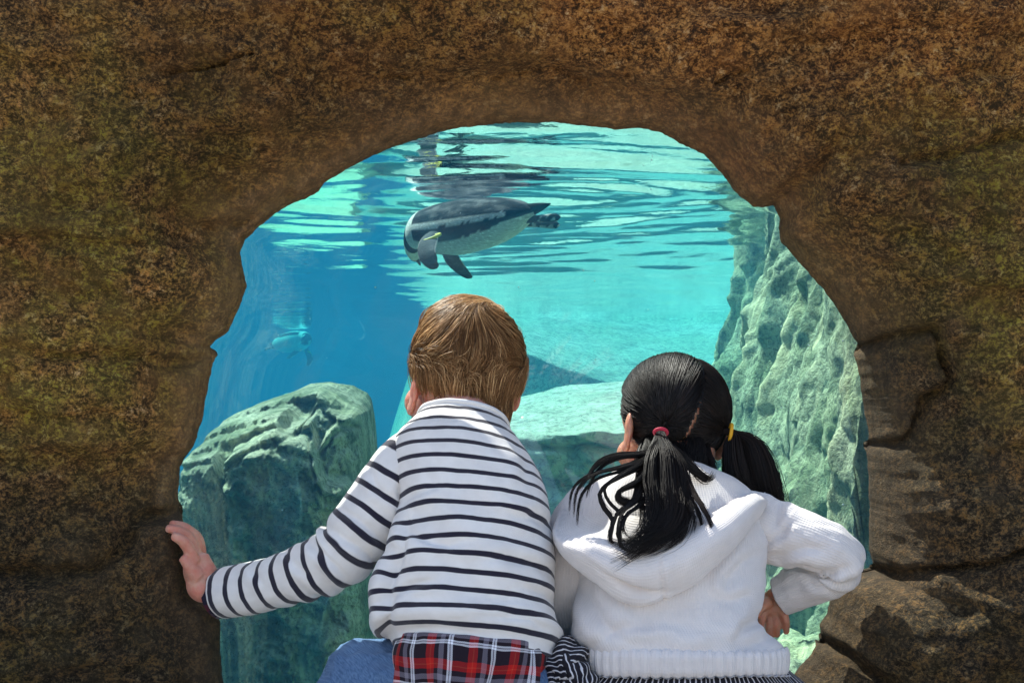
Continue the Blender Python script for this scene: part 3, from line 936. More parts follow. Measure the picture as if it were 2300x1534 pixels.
# low rocks near the foot of the window on the right and a sunlit shelf far on the left
def lump(name, c, r, mat, label, seed, n=70):
    V, Fs = ellipsoid((0, 0, 0), (1, 1, 1), nu=n, nv=n // 2)
    k = 1 + .30 * fbm(V * 1.6 + seed, 4, seed) + .10 * ridged(V * 3.5, 3, seed + 5)
    V = V * k[:, None] * np.asarray(r) + np.asarray(c)
    return tag(mesh_obj(name, V, Fs, mat, base=(c[0], c[1], c[2] - r[2])), label, "rock")
lump("underwater_boulder", (.66, 3.3, -.16), (.26, .34, .27), UW_CLIFF, "small sunlit boulder low under water beside the window's right foot", 3)
lump("underwater_boulder", (-.95, 5.6, -.9), (1.5, 1.2, .75), UW_BOULDER, "wide dark boulder at the bottom behind the layered boulder", 8)
def shelf():
    nu, nv = 120, 80
    u, v = np.linspace(0, 1, nu), np.linspace(0, 1, nv)
    Y = 8.2 + 2.9 * v
    X = np.interp(u, [0, 1], [-2.08, -.98])[None] * (Y[:, None] / 11.0) * 1.02
    Yg = np.broadcast_to(Y[:, None], X.shape)
    Z = np.interp(v, [0, .1, .4, 1], [.1, .28, .45, .60])[:, None] * np.ones(nu)
    Z = Z - 1.4 * (1 - sstep(0, .08, u))[None] - 1.4 * (1 - sstep(0, .12, 1 - u))[None]
    Z = Z + .07 * fbm(np.stack([X * 2.2, Yg * 2.2, X * 0], -1), 4, 13) - .9 * np.exp(-((X + 1.75 + (Yg - 10) * .25) / .14) ** 2) * sstep(9.2, 9.8, Yg)
    G = np.stack([X, Yg, Z], -1)
    front = G[0][None].copy(); front[:, :, 2] -= 1.6
    back = G[-1][None].repeat(2, 0).copy(); back[:, :, 1] += np.array([.1, .2])[:, None]; back[:, :, 2] += np.array([-.3, -1.8])[:, None]
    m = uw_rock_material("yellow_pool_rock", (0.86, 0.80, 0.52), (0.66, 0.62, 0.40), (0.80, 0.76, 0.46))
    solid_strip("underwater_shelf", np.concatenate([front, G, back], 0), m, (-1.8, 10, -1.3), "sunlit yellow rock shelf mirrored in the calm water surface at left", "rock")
shelf()

# ------------------------------------------------------------------ cloth, skin and hair materials
def cloth_mat(name, color_fn, bump_fn=None, rough=0.95, sheen=0.25):
    m, nt, out = mat_new(name)
    b = NB(nt)
    uv = b.coord("UV")
    c = color_fn(b, uv)
    nb = bump_fn(b, uv) if bump_fn else None
    b.princ(out, c, rough, nb, Specular_IOR_Level=0.15, Sheen_Weight=sheen, Sheen_Roughness=0.6)
    return m

def weave_bump(b, uv):
    n = b.noise(b.mapping(uv, scale=(1, 1, 1)), 900, 2, 0.6)
    n2 = b.noise(uv, 60, 4, 0.6)
    return b.bump(b.math('ADD', b.math('MULTIPLY', n, 0.5), b.math('MULTIPLY', n2, 1.0)), 0.35, 0.0025)

def stripes_fn(period, width, phase=0.0):
    def fn(b, uv):
        xyz = b.n("SeparateXYZ", {0: uv})
        v = xyz.outputs[1]
        wob = b.math('MULTIPLY', b.math('SUBTRACT', b.noise(uv, 14, 3, 0.5), 0.5), 0.006)
        t = b.math('FRACT', b.math('ADD', b.math('DIVIDE', b.math('ADD', v, wob), period), phase))
        # a soft-edged dark band
        d = b.math('ABSOLUTE', b.math('SUBTRACT', t, 0.5))
        f = b.ramp(d, [(width * 0.5 - 0.02, 1.0), (width * 0.5 + 0.02, 0.0)])
        mott = b.noise(uv, 35, 4, 0.6)
        white = b.ramp(mott, [(0.3, (0.69, 0.66, 0.63)), (0.7, (0.79, 0.765, 0.735))])
        return b.mix(f, white, (0.012, 0.010, 0.024))
    return fn

def plaid_fn(b, uv):
    xyz = b.n("SeparateXYZ", {0: uv})
    wob = b.math('MULTIPLY', b.math('SUBTRACT', b.noise(uv, 20, 2, 0.5), 0.5), 0.010)
    stops = [(0.0, (.016, .010, .016)), (0.16, (.42, .012, .010)), (0.27, (.50, .06, .03)), (0.29, (.42, .012, .010)), (0.38, (.016, .010, .016)),
             (0.50, (.20, .18, .22)), (0.62, (.016, .010, .016)), (0.70, (.80, .80, .84)), (0.745, (.16, .14, .17)), (0.765, (.80, .80, .84)), (0.81, (.016, .010, .016))]
    def band(sock, per, ph):
        t = b.math('FRACT', b.math('ADD', b.math('DIVIDE', b.math('ADD', sock, wob), per), ph))
        return b.ramp(t, stops, 'CONSTANT')
    warp = band(xyz.outputs[0], 0.050, 0.1)
    weft = band(xyz.outputs[1], 0.043, 0.55)
    ck = b.n("TexChecker", {"Vector": uv, "Scale": 900.0}).outputs[1]
    return b.mix(b.math('ADD', 0.42, b.math('MULTIPLY', ck, 0.16)), warp, weft)

def knit_fn(b, uv):
    mott = b.noise(uv, 26, 4, 0.6)
    return b.ramp(mott, [(0.3, (0.66, 0.61, 0.59)), (0.7, (0.745, 0.695, 0.67))])

def knit_bump(ribw=0.0036, strength=0.45, dist=0.0014):
    def fn(b, uv):
        xyz = b.n("SeparateXYZ", {0: uv})
        w = b.math('MULTIPLY', b.math('SUBTRACT', b.noise(uv, 30, 3, 0.5), 0.5), 0.003)
        r = b.math('ABSOLUTE', b.math('SINE', b.math('MULTIPLY', b.math('ADD', xyz.outputs[0], w), math.pi / ribw)))
        l = b.math('ABSOLUTE', b.math('SINE', b.math('MULTIPLY', xyz.outputs[1], math.pi / (ribw * 0.8))))
        h = b.math('ADD', b.math('MULTIPLY', r, 0.75), b.math('MULTIPLY', l, 0.25))
        h = b.math('ADD', h, b.math('MULTIPLY', b.noise(uv, 400, 3, 0.6), 0.5))
        h = b.math('ADD', h, b.math('MULTIPLY', b.noise(uv, 45, 3, 0.5), 2.2))
        return b.bump(h, strength, dist)
    return fn

def pin_fn(horizontal):
    def fn(b, uv):
        xyz = b.n("SeparateXYZ", {0: uv})
        wob = b.math('MULTIPLY', b.math('SUBTRACT', b.noise(uv, 22, 3, 0.55), 0.5), 0.02)
        t = b.math('FRACT', b.math('DIVIDE', b.math('ADD', xyz.outputs[1 if horizontal else 0], wob), 0.0078))
        f = b.ramp(t, [(0.66, 0.0), (0.72, 1.0), (0.90, 1.0), (0.96, 0.0)])
        return b.mix(f, (0.014, 0.013, 0.020), (0.60, 0.58, 0.60))
    return fn

def denim_fn(b, uv):
    n = b.noise(uv, 12, 5, 0.6)
    f = b.noise(b.mapping(uv, scale=(1, 0.3, 1)), 700, 2, 0.6)
    c = b.ramp(n, [(0.3, (0.035, 0.085, 0.20)), (0.7, (0.10, 0.20, 0.36))])
    return b.mix(0.35, c, b.ramp(f, [(0.35, (0.02, 0.05, 0.12)), (0.65, (0.22, 0.33, 0.50))]))

STRIPE = cloth_mat("breton_stripe", stripes_fn(0.0208, 0.29), weave_bump)
PLAID = cloth_mat("red_plaid", plaid_fn, weave_bump, sheen=0.05)
def dark_plaid_fn(b, uv):
    col_ = plaid_fn(b, uv)
    return b.mix(0.75, col_, (0.018, 0.016, 0.035))
CUFF = cloth_mat("dark_plaid", dark_plaid_fn, weave_bump, sheen=0.05)
KNIT = cloth_mat("cream_knit", knit_fn, knit_bump(), sheen=0.4)
RIB = cloth_mat("cream_rib", knit_fn, knit_bump(0.012, 0.9, 0.004), sheen=0.4)
PIN = cloth_mat("pinstripe", pin_fn(False), weave_bump, sheen=0.05)
PINH = cloth_mat("pinstripe_cross", pin_fn(True), weave_bump, sheen=0.05)
DENIM = cloth_mat("blue_denim", denim_fn, weave_bump, sheen=0.1)

def skin_mat(name, base, red):
    m, nt, out = mat_new(name)
    b = NB(nt)
    c = b.coord("Object")
    n = b.noise(c, 55, 5, 0.65)
    colr = b.ramp(n, [(0.35, red), (0.65, base)])
    bs = b.princ(out, colr, 0.48, b.bump(b.math('ADD', b.noise(c, 420, 3, 0.6), b.math('MULTIPLY', b.noise(b.mapping(c, scale=(.6, 1, 1.6)), 130, 4, 0.65), 1.5)), 0.45, 0.0016), Subsurface_Weight=0.45, Subsurface_Scale=0.012, Specular_IOR_Level=0.4)
    bs.inputs["Subsurface Radius"].default_value = (1.0, 0.28, 0.12)
    return m
SKIN_A = skin_mat("fair_skin", (0.62, 0.33, 0.24), (0.58, 0.21, 0.15))
SKIN_B = skin_mat("light_skin", (0.56, 0.29, 0.19), (0.50, 0.20, 0.12))

def hair_mat(name, dark, mid, light, rough=0.38, trans=0.15):
    m, nt, out = mat_new(name)
    b = NB(nt)
    t = b.attr("tone").outputs["Fac"]
    c = b.ramp(t, [(0.0, dark), (0.55, mid), (1.0, light)])
    p = b.n("BsdfPrincipled", {"Base Color": c, "Roughness": rough, "Specular IOR Level": 0.30})
    tl = b.n("BsdfTranslucent", {"Color": c})
    mx = b.n("MixShader", {0: trans, 1: p.outputs[0], 2: tl.outputs[0]})
    nt.links.new(mx.outputs[0], out.inputs["Surface"])
    return m
HAIR_A = hair_mat("brown_hair", (0.085, 0.038, 0.014), (0.36, 0.185, 0.072), (0.84, 0.54, 0.26), 0.44, 0.25)
HAIR_B = hair_mat("black_hair", (0.004, 0.003, 0.003), (0.010, 0.007, 0.006), (0.026, 0.014, 0.010), 0.50, 0.06)

# ------------------------------------------------------------------ lofted cloth
def row(xl, yl, xr, yr, d, depth, lean=20, dl=None, dr=None):
    a = P(xl, yl, dl or d)
    c = P(xr, yr, dr or d)
    B = np.array([0, math.cos(R(lean)), -math.sin(R(lean))]) * depth
    return np.concatenate([(a + c) / 2, (c - a) / 2, B])

def loft(rows, nv=120, nu=140, ex=2.5):
    """closed rings; u=0 is the right side, u=0.25 the back of the ring away from the viewer"""
    k = crom(rows, nv)
    C, A, B = k[:, :3], k[:, 3:6], k[:, 6:9]
    u = np.linspace(0, 2 * math.pi, nu, endpoint=False)
    cu, su = np.cos(u), np.sin(u)
    e = 2.0 / ex
    fu, gu = np.sign(cu) * np.abs(cu) ** e, np.sign(su) * np.abs(su) ** e
    G = C[:, None] + fu[None, :, None] * A[:, None] + gu[None, :, None] * B[:, None]
    v = np.concatenate([[0], np.cumsum(np.linalg.norm(np.diff(C, axis=0), axis=1))])
    per = np.linalg.norm(A, axis=1).mean() * 2 + np.linalg.norm(B, axis=1).mean() * 2
    # arc length around an average ring for u
    mid = G[len(G) // 2]
    arc = np.concatenate([[0], np.cumsum(np.linalg.norm(np.diff(mid, axis=0), axis=1))])
    U = np.broadcast_to(arc[None], G.shape[:2])
    W = np.broadcast_to(v[:, None], G.shape[:2])
    return G, np.stack([U, W], -1)

def sleeve_grid(path, rad, nv=110, nu=64, ref=(0, 1, 0), flat=1.0):
    k = crom(np.c_[np.asarray(path), np.asarray(rad)], nv)
    c, r = k[:, :3], k[:, 3]
    T, N, B = frames(c, ref)
    u = np.linspace(0, 2 * math.pi, nu, endpoint=False)
    G = c[:, None] + r[:, None, None] * (np.cos(u)[None, :, None] * B[:, None] + flat * np.sin(u)[None, :, None] * N[:, None])
    v = np.concatenate([[0], np.cumsum(np.linalg.norm(np.diff(c, axis=0), axis=1))])
    U = np.broadcast_to((u * r.mean())[None], G.shape[:2])
    W = np.broadcast_to(v[:, None], G.shape[:2])
    return G, np.stack([U, W], -1)

def displace(G, h):
    n = gnormals(G)
    # make sure normals point outwards
    c = G.mean(1, keepdims=True)
    s = np.sign(np.sum(n * (G - c), axis=(0, 1, 2)))
    return G + n * s * h[..., None]

def creases(G, lines, side=-1):
    """sharp folds along lines given in picture space, on the viewer's side of a ring grid"""
    px = CX + G[..., 0] / G[..., 1] * F
    py = HZ - (G[..., 2] - CAMZ) / G[..., 1] * F
    jx = px + 7 * fbm(np.stack([px / 45, py / 45, px * 0], -1), 2, 91)
    jy = py + 7 * fbm(np.stack([px / 45, py / 45, px * 0 + 5], -1), 2, 92)
    n = gnormals(G)
    n = n * np.sign(np.sum(n * (G - G.mean(1, keepdims=True)), axis=(0, 1, 2)))
    near = sstep(.15, -.25, n[..., 1])
    h = np.zeros(px.shape)
    for (L, dep, w) in lines:
        d = np.full(px.shape, 1e9); sd = np.zeros(px.shape); tt = np.zeros(px.shape)
        tot = sum(math.hypot(q[0] - p[0], q[1] - p[1]) for p, q in zip(L[:-1], L[1:])); acc = 0
        for (x0, y0), (x1, y1) in zip(L[:-1], L[1:]):
            vx, vy = x1 - x0, y1 - y0
            ln = math.hypot(vx, vy)
            t = np.clip(((jx - x0) * vx + (jy - y0) * vy) / (ln * ln), 0, 1)
            dx, dy = jx - x0 - t * vx, jy - y0 - t * vy
            dd = np.hypot(dx, dy)
            m = dd < d
            d = np.where(m, dd, d); sd = np.where(m, np.sign(vx * dy - vy * dx) * dd, sd); tt = np.where(m, (acc + t * ln) / tot, tt)
            acc += ln
        fade = np.sin(np.clip(tt, 0.02, .98) * math.pi) ** .5
        h += dep * near * fade * (-np.exp(-(sd / w) ** 2) + .85 * np.exp(-((sd - 1.9 * w) / (1.5 * w)) ** 2))
    return h

def cloth_obj(name, G, UV, mat, parent, turn_in=(True, True), lip=0.006):
    """ring grid to mesh; both open ends are turned inwards so the cloth has an edge"""
    def lipring(g, g2):
        c = g.mean(0)
        inw = nrm(c - g)
        return [g + inw * lip * 0.5 + nrm(g - g2) * lip * 0.3, g + inw * lip * 1.1, g + inw * lip * 1.1 + nrm(g2 - g) * 0.02]
    rows_, uvs = [r for r in G], [r for r in UV]
    if turn_in[0]:
        l = lipring(G[0], G[1])
        rows_ = l[::-1] + rows_
        uvs = [UV[0]] * 3 + uvs
    if turn_in[1]:
        rows_ = rows_ + lipring(G[-1], G[-2])
        uvs = uvs + [UV[-1]] * 3
    A = np.array(rows_)
    return mesh_obj(name, A.reshape(-1, 3), gfaces(len(A), A.shape[1], True), mat, parent, uv=np.array(uvs).reshape(-1, 2))

def rotz(a):
    c, s = math.cos(R(a)), math.sin(R(a))
    return np.array([[c, -s, 0], [s, c, 0], [0, 0, 1]])
def rotx(a):
    c, s = math.cos(R(a)), math.sin(R(a))
    return np.array([[1, 0, 0], [0, c, -s], [0, s, c]])
def roty(a):
    c, s = math.cos(R(a)), math.sin(R(a))
    return np.array([[c, 0, s], [0, 1, 0], [-s, 0, c]])

def head_parts(C, M, sx=1.0, s=1.0):
    """closed shapes of a child's head: x right, y the way it looks, z up"""
    def e(c, r, rot=None):
        V, Fs = ellipsoid((0, 0, 0), np.array(r) * s * (sx, 1, 1), rot)
        V = V + np.array(c) * s * (sx, 1, 1)
        return V @ M.T + C, Fs
    out = [e((0, 0, .020), (.072, .088, .082)), e((0, .030, -.035), (.057, .058, .068)), e((0, .050, -.078), (.036, .034, .026)),
           e((0, .088, -.030), (.010, .016, .017)), e((0, .074, -.014), (.008, .016, .028), rotx(-18)),
           e((.030, .060, -.045), (.028, .024, .026)), e((-.030, .060, -.045), (.028, .024, .026)), e((0, .078, -.062), (.020, .010, .009)),
           e((0, -.030, -.050), (.048, .045, .06))]
    for sg in (-1, 1):
        rt = rotz(sg * 20) @ roty(sg * -8)
        out.append(e((sg * .072, -.006, -.018), (.0055, .019, .029), rt))
        out.append(e((sg * .0755, -.011, -.006), (.0045, .014, .019), rt))
        out.append(e((sg * .073, .000, -.040), (.006, .009, .011), rt))
    return out

def head_features(person, C, M, s, iris, lipm):
    white = EYEWHITE
    for sg in (-1, 1):
        c = np.array((sg * .029, .074, -.012)) * s
        V, Fs = ellipsoid((0, 0, 0), np.array((.012, .010, .0085)) * s, nu=16, nv=10)
        eye = mesh_obj("eye", (V + c) @ M.T + C, Fs, white, person)
        V, Fs = ellipsoid((0, 0, 0), np.array((.0055, .003, .0055)) * s, nu=12, nv=8)
        mesh_obj("iris", (V + c + (0, .009 * s, 0)) @ M.T + C, Fs, iris, eye)
    V, Fs = tube([(-.019 * s, .081 * s, -.062 * s), (0, .089 * s, -.061 * s), (.019 * s, .081 * s, -.062 * s)], [.0015, .0042, .0015], 8, 12)
    mesh_obj("mouth", V @ M.T + C, Fs, lipm, person)

EYEWHITE = simple_mat("eye_white", (0.8, 0.79, 0.77), 0.25)
IRIS = simple_mat("iris_brown", (0.05, 0.025, 0.012), 0.2)
LIPS = simple_mat("lips", (0.45, 0.14, 0.12), 0.45)
SHOE = simple_mat("shoe_canvas", (0.03, 0.03, 0.04), 0.7)

def limb(pts, rad, n=18, rows=36, flat=1.0, ref=(0, 1, 0)):
    return tube([P(*p) for p in pts], rad, n, rows, flat=flat, ref=ref)

# ---- strands of hair as thin three-sided tubes
def strand_mesh(name, paths, rad, tone, mat, parent):
    """paths (n, k, 3)"""
    n, k = paths.shape[:2]
    T = nrm(np.gradient(paths, axis=1))
    ref = nrm(np.cross(T, np.array([0.31, 0.9, 0.2])))
    bi = np.cross(T, ref)
    taper = np.interp(np.linspace(0, 1, k), [0, .15, .75, 1], [.8, 1, .85, .18])[None, :, None]
    rad = np.asarray(rad).reshape(-1, 1, 1) * taper
    ang = [0, 2 * math.pi / 3, 4 * math.pi / 3]
    Vs = np.stack([paths + rad * (math.cos(a) * ref + math.sin(a) * bi) for a in ang], 2)    # n,k,3sides,3
    V = Vs.reshape(-1, 3)
    base = (np.arange(n) * k * 3)[:, None, None]
    i = np.arange(k - 1)[None, :, None]
    j = np.arange(3)[None, None, :]
    j2 = (j + 1) % 3
    a, b_, c, d = base + i * 3 + j, base + i * 3 + j2, base + (i + 1) * 3 + j2, base + (i + 1) * 3 + j
    Fq = np.stack(np.broadcast_arrays(a, b_, c, d), -1).reshape(-1, 4)
    tn = np.repeat(np.asarray(tone), k * 3)
    off = BASE[parent.name]
    me = bpy.data.meshes.new(name)
    me.vertices.add(len(V))
    me.vertices.foreach_set("co", (V - off).astype(np.float32).ravel())
    me.loops.add(len(Fq) * 4)
    me.loops.foreach_set("vertex_index", Fq.astype(np.int32).ravel())
    me.polygons.add(len(Fq))
    me.polygons.foreach_set("loop_start", (np.arange(len(Fq)) * 4).astype(np.int32))
    me.polygons.foreach_set("loop_total", np.full(len(Fq), 4, np.int32))
    at = me.attributes.new("tone", 'FLOAT', 'POINT')
    at.data.foreach_set("value", tn.astype(np.float32))
    me.polygons.foreach_set("use_smooth", np.ones(len(Fq), bool))
    me.update(calc_edges=True)
    me.validate()
    me.materials.append(mat)
    o = bpy.data.objects.new(name, me)
    col.objects.link(o)
    o.parent = parent
    BASE[o.name] = off
    return o

def clump(paths, ncl, amt, power=1.5, seed=1):
    """pull the tips of neighbouring strands together into locks"""
    r_ = np.random.default_rng(seed)
    n, k = paths.shape[:2]
    cid = r_.choice(n, ncl, replace=False)
    root = paths[:, k // 3]
    d = ((root[:, None] - root[cid][None]) ** 2).sum(-1)
    near = cid[np.argmin(d, 1)]
    t = (np.linspace(0, 1, k) ** power)[None, :, None] * amt
    return paths * (1 - t) + paths[near] * t, near

# ================================================================== the boy
def boy():
    base = P(1040, 1960, 1.92); base[2] = 0
    HC, HM = P(1040, 852, 2.09), rotz(26) @ rotx(11)
    shirt_rows = [row(940, 944, 1140, 964, 2.018, .062, 30), row(902, 980, 1166, 1002, 2.0, .070, 30), row(876, 1015, 1196, 1046, 1.985, .080, 30),
                  row(880, 1070, 1222, 1104, 1.97, .086, 29), row(892, 1140, 1239, 1168, 1.955, .090, 28), row(880, 1215, 1246, 1240, 1.94, .092, 27),
                  row(846, 1290, 1246, 1316, 1.925, .094, 25), row(834, 1360, 1247, 1388, 1.915, .094, 23), row(852, 1418, 1256, 1448, 1.905, .094, 21),
                  row(878, 1450, 1252, 1486, 1.90, .092, 20)]
    inner = [r.copy() for r in shirt_rows]
    for r_ in inner:
        r_[3:6] *= .84; r_[6:9] *= .80
    Gi, _ = loft(inner, 40, 40)
    Vi = np.vstack([Gi.reshape(-1, 3), Gi[0].mean(0), Gi[-1].mean(0)])
    torso = (Vi, [gfaces(40, 40, True), fan_center(40, 1600, 0), fan_center(40, 1601, 39, True)])
    arm_l = [(905, 1050, 1.965), (850, 1135, 1.955), (800, 1212, 1.95), (705, 1272, 1.97), (600, 1308, 1.995), (486, 1332, 2.03)]
    rad_l = [.034, .036, .036, .031, .028, .019]
    arm_r = [(1150, 1080, 2.0), (1165, 1180, 2.05), (1140, 1260, 2.10), (1080, 1290, 2.13)]
    parts = head_parts(HC, HM, 1.02, 1.01)
    parts += [tube([HC + (0, -.03, -.03), P(1042, 930, 2.03), P(1044, 990, 1.995)], [.044, .043, .05], 20, 20), torso,
              limb(arm_l, rad_l, 20, 50), limb(arm_r, [.03, .03, .026, .02], 16, 30)]
    # left hand laid around the rock edge
    parts += [limb([(486, 1332, 2.03), (464, 1312, 2.025), (448, 1282, 2.02), (440, 1250, 2.02)], [.0185, .0225, .0225, .0175], 18, 20, .72),
              limb([(472, 1332, 2.02), (450, 1320, 2.015), (436, 1292, 2.012)], [.015, .018, .013], 14, 14),
              limb([(442, 1294, 2.006), (426, 1272, 1.998), (410, 1252, 1.992)], [.0120, .0088, .0062], 12, 16),
              limb([(436, 1262, 2.006), (424, 1232, 1.998), (407, 1212, 1.988), (388, 1203, 1.984)], [.0092, .0086, .0076, .0060], 12, 18),
              limb([(440, 1248, 2.022), (428, 1214, 2.014), (404, 1194, 2.002), (375, 1186, 1.992)], [.0090, .0084, .0072, .0056], 12, 18),
              limb([(446, 1242, 2.038), (436, 1206, 2.030), (414, 1184, 2.018), (384, 1176, 2.004)], [.0088, .0082, .0070, .0055], 12, 18),
              limb([(452, 1244, 2.052), (446, 1212, 2.046), (430, 1192, 2.034), (406, 1180, 2.020)], [.0080, .0074, .0062, .0050], 12, 18)]
    # right hand resting, hidden in front of the body
    parts += [limb([(1080, 1290, 2.13), (1045, 1296, 2.14)], [.02, .022], 14, 12, .6)]
    for k, (dy, L) in enumerate(((-14, 26), (-4, 32), (6, 31), (15, 25))):
        parts.append(limb([(1048, 1294 + dy, 2.14), (1028, 1296 + dy * 1.2, 2.145), (1042 - L - 8, 1302 + dy * 1.3, 2.15)], [.0085, .008, .006], 10, 12))
    parts.append(limb([(1066, 1280, 2.125), (1050, 1268, 2.13), (1036, 1264, 2.135)], [.009, .008, .006], 10, 12))
    # pelvis and legs (squatting)
    parts += [ellipsoid(P(1060, 1555, 1.90), (.105, .085, .085))]
    legs = {-1: [(985, 1580, 1.90), (885, 1556, 1.94), (815, 1545, 1.97), (820, 1670, 1.955), (840, 1930, 1.93)],
            1: [(1135, 1570, 1.90), (1200, 1560, 1.96), (1235, 1560, 2.01), (1220, 1680, 1.985), (1190, 1930, 1.93)]}
    for sg, L in legs.items():
        parts.append(limb(L, [.056, .050, .042, .036, .026], 18, 50))
    V, Fq = fuse(parts, .0020, 4)
    person = mesh_obj("person", V, [Fq], SKIN_A, base=base)
    tag(person, "child with short brown hair in navy striped white shirt, one hand on the rock", "person")
    head_features(person, HC, HM, 1.0, IRIS, LIPS)

    # ---- striped shirt
    G, UV = loft(shirt_rows, 190, 220, 2.35)
    U, W = UV[..., 0], UV[..., 1]
    Lv = W.max()
    q = np.stack([G[..., 0] * 9 + G[..., 2] * 6, G[..., 2] * 13 - G[..., 0] * 5, G[..., 1] * 4], -1)
    folds = .0050 * fbm(q, 3, 3) * sstep(.05, .25, W / Lv) + .0018 * fbm(q * 2.6, 3, 9)
    # drag lines from the raised left arm down to the right hip, a slack roll above the hem
    diag = G[..., 0] * .75 + G[..., 2] * .66
    folds += .0030 * np.sin(diag * 95 + 2 * fbm(q * .5, 2, 4)) * sstep(.35, .55, W / Lv) * (1 - sstep(.80, .95, W / Lv)) * sstep(-.15, .05, -(G[..., 0] + .02))
    folds += .007 * np.exp(-((W / Lv - .90) / .035) ** 2) - .004 * np.exp(-((W / Lv - .97) / .03) ** 2)
    G = displace(G, folds)
    G = displace(G, creases(G, [([(915, 1175), (893, 1240), (872, 1320), (868, 1400), (880, 1440)], .010, 11), ([(905, 1185), (950, 1215), (1010, 1222), (1060, 1212)], .0045, 10),
        ([(1245, 1290), (1200, 1262), (1140, 1250), (1080, 1255)], .0050, 11), ([(1252, 1425), (1200, 1392), (1120, 1380), (1050, 1384)], .0050, 11), ([(872, 1345), (920, 1312), (985, 1300)], .0050, 10),
        ([(1240, 1190), (1195, 1158), (1135, 1150)], .0045, 11), ([(900, 1125), (930, 1105), (985, 1090)], .0040, 10), ([(885, 1425), (950, 1412), (1040, 1420)], .0045, 11), ([(1150, 985), (1175, 1030), (1190, 1090)], .0035, 14),
        ([(1248, 1355), (1215, 1330), (1170, 1322)], .0045, 9)]))
    shirt = cloth_obj("striped_shirt", G, UV, STRIPE, person)
    # rolled neckline
    ring = G[0]
    V, Fs = tube(np.vstack([ring, ring[:3]])[::2] + (0, 0, .001), np.full(len(np.vstack([ring, ring[:3]])[::2]), .0035), 8, 160, caps=False)
    o = mesh_obj("neckline", V, Fs, simple_mat("white_jersey", (0.72, 0.71, 0.70), 0.95), shirt)
    # left sleeve
    sp = [P(*p) for p in [(945, 1010, 1.985), (905, 1050, 1.965), (852, 1130, 1.955), (800, 1205, 1.95), (762, 1250, 1.955), (690, 1282, 1.97), (600, 1312, 1.995), (497, 1334, 2.025)]]
    G, UV = sleeve_grid(sp, [.033, .041, .0425, .0435, .0415, .0375, .0355, .0345], 170, 84)
    U, W = UV[..., 0], UV[..., 1]
    Lv = W.max(); t = W / Lv
    ang = np.linspace(0, 2 * math.pi, G.shape[1], endpoint=False)[None]
    q = np.stack([np.cos(ang) * 1.4 + t * 0, np.sin(ang) * 1.4 + t * 0, W * 22], -1)
    h = .0028 * fbm(q, 3, 13) + .0050 * np.sin(W / .034 * 2 * math.pi + 1.2 * np.sin(ang) + .8) * np.exp(-((t - .60) / .15) ** 2) * (.55 + .45 * np.sin(ang * 1 + 1.0))
    h += .006 * np.exp(-((t - .475) / .03) ** 2) * (.5 + .5 * np.cos(ang - 2.6)) - .005 * np.exp(-((t - .435) / .02) ** 2) * (.5 + .5 * np.cos(ang - 2.6))
    G = displace(G, h)
    G = displace(G, creases(G, [([(728, 1178), (768, 1205), (815, 1240), (850, 1262)], .0065, 9), ([(752, 1140), (800, 1165), (850, 1205), (880, 1225)], .0050, 9), ([(690, 1205), (720, 1240), (760, 1280), (790, 1310)], .0050, 9),
        ([(905, 1060), (898, 1110), (900, 1170)], .0045, 9), ([(640, 1232), (660, 1262), (700, 1300)], .0040, 8), ([(560, 1262), (572, 1290), (600, 1322)], .0030, 8), ([(830, 1050), (850, 1095), (890, 1130)], .0040, 10)]))
    cloth_obj("sleeve", G, UV * (1, .80) + (0, .006), STRIPE, shirt, (False, True))
    sp = [P(*p) for p in arm_r]
    G, UV = sleeve_grid(sp, [.040, .039, .035, .030], 60, 48)
    cloth_obj("sleeve", G, UV, STRIPE, shirt, (False, True))
    # plaid cuff showing at the wrist
    cp = [P(*p) for p in [(520, 1327, 2.02), (494, 1334, 2.027), (484, 1337, 2.03)]]
    G, UV = sleeve_grid(cp, [.030, .0315, .032], 24, 64)
    G = displace(G, .0012 * fbm(np.stack([UV[..., 0] * 60, UV[..., 1] * 60, UV[..., 0] * 0], -1), 2, 6))
    plaid = None
    # plaid shirt hanging out below the striped one
    prow = [row(890, 1425, 1246, 1448, 1.895, .080, 12), row(884, 1465, 1240, 1490, 1.89, .088, 10), row(890, 1520, 1222, 1540, 1.885, .094, 6), row(905, 1590, 1205, 1610, 1.885, .098, 0)]
    Gp, UVp = loft(prow, 90, 200, 2.3)
    up = np.linspace(0, 2 * math.pi, 200, endpoint=False)[None]
    tt = (UVp[..., 1] / UVp[..., 1].max())
    hp = .009 * tt * np.sin(up * 7 + 1.5 * tt) + .004 * np.sin(up * 17 + 4 * tt) * tt + .011 * fbm(np.stack([UVp[..., 0] * 14, UVp[..., 1] * 10, UVp[..., 0] * 0], -1), 3, 8) + .010 * np.exp(-((up - 5.55) / .09) ** 2) * sstep(0, .5, tt)
    plaid = cloth_obj("plaid_shirt", displace(Gp, hp), UVp, PLAID, person)
    cloth_obj("cuff", G, UV, CUFF, plaid, (False, True), .003)
    # jeans
    jp = [ellipsoid(P(1060, 1560, 1.90), (.116, .096, .09))]
    for sg, L in legs.items():
        jp.append(limb(L, [.068, .064, .057, .048, .040], 20, 60))
    V, Fq = fuse(jp, .005, 6)
    V = V + (.0075 * fbm(V * (22, 18, 22), 3, 5) + .0060 * ridged(V * (26, 20, 34) + V[:, [2, 0, 1]] * 8, 3, 15))[:, None] * nrm(V - P(950, 1600, 1.93))
    uvj = np.stack([V[:, 0] + V[:, 1] * .6, V[:, 2]], -1)
    mesh_obj("jeans", V, [Fq], DENIM, person, uv=uvj)
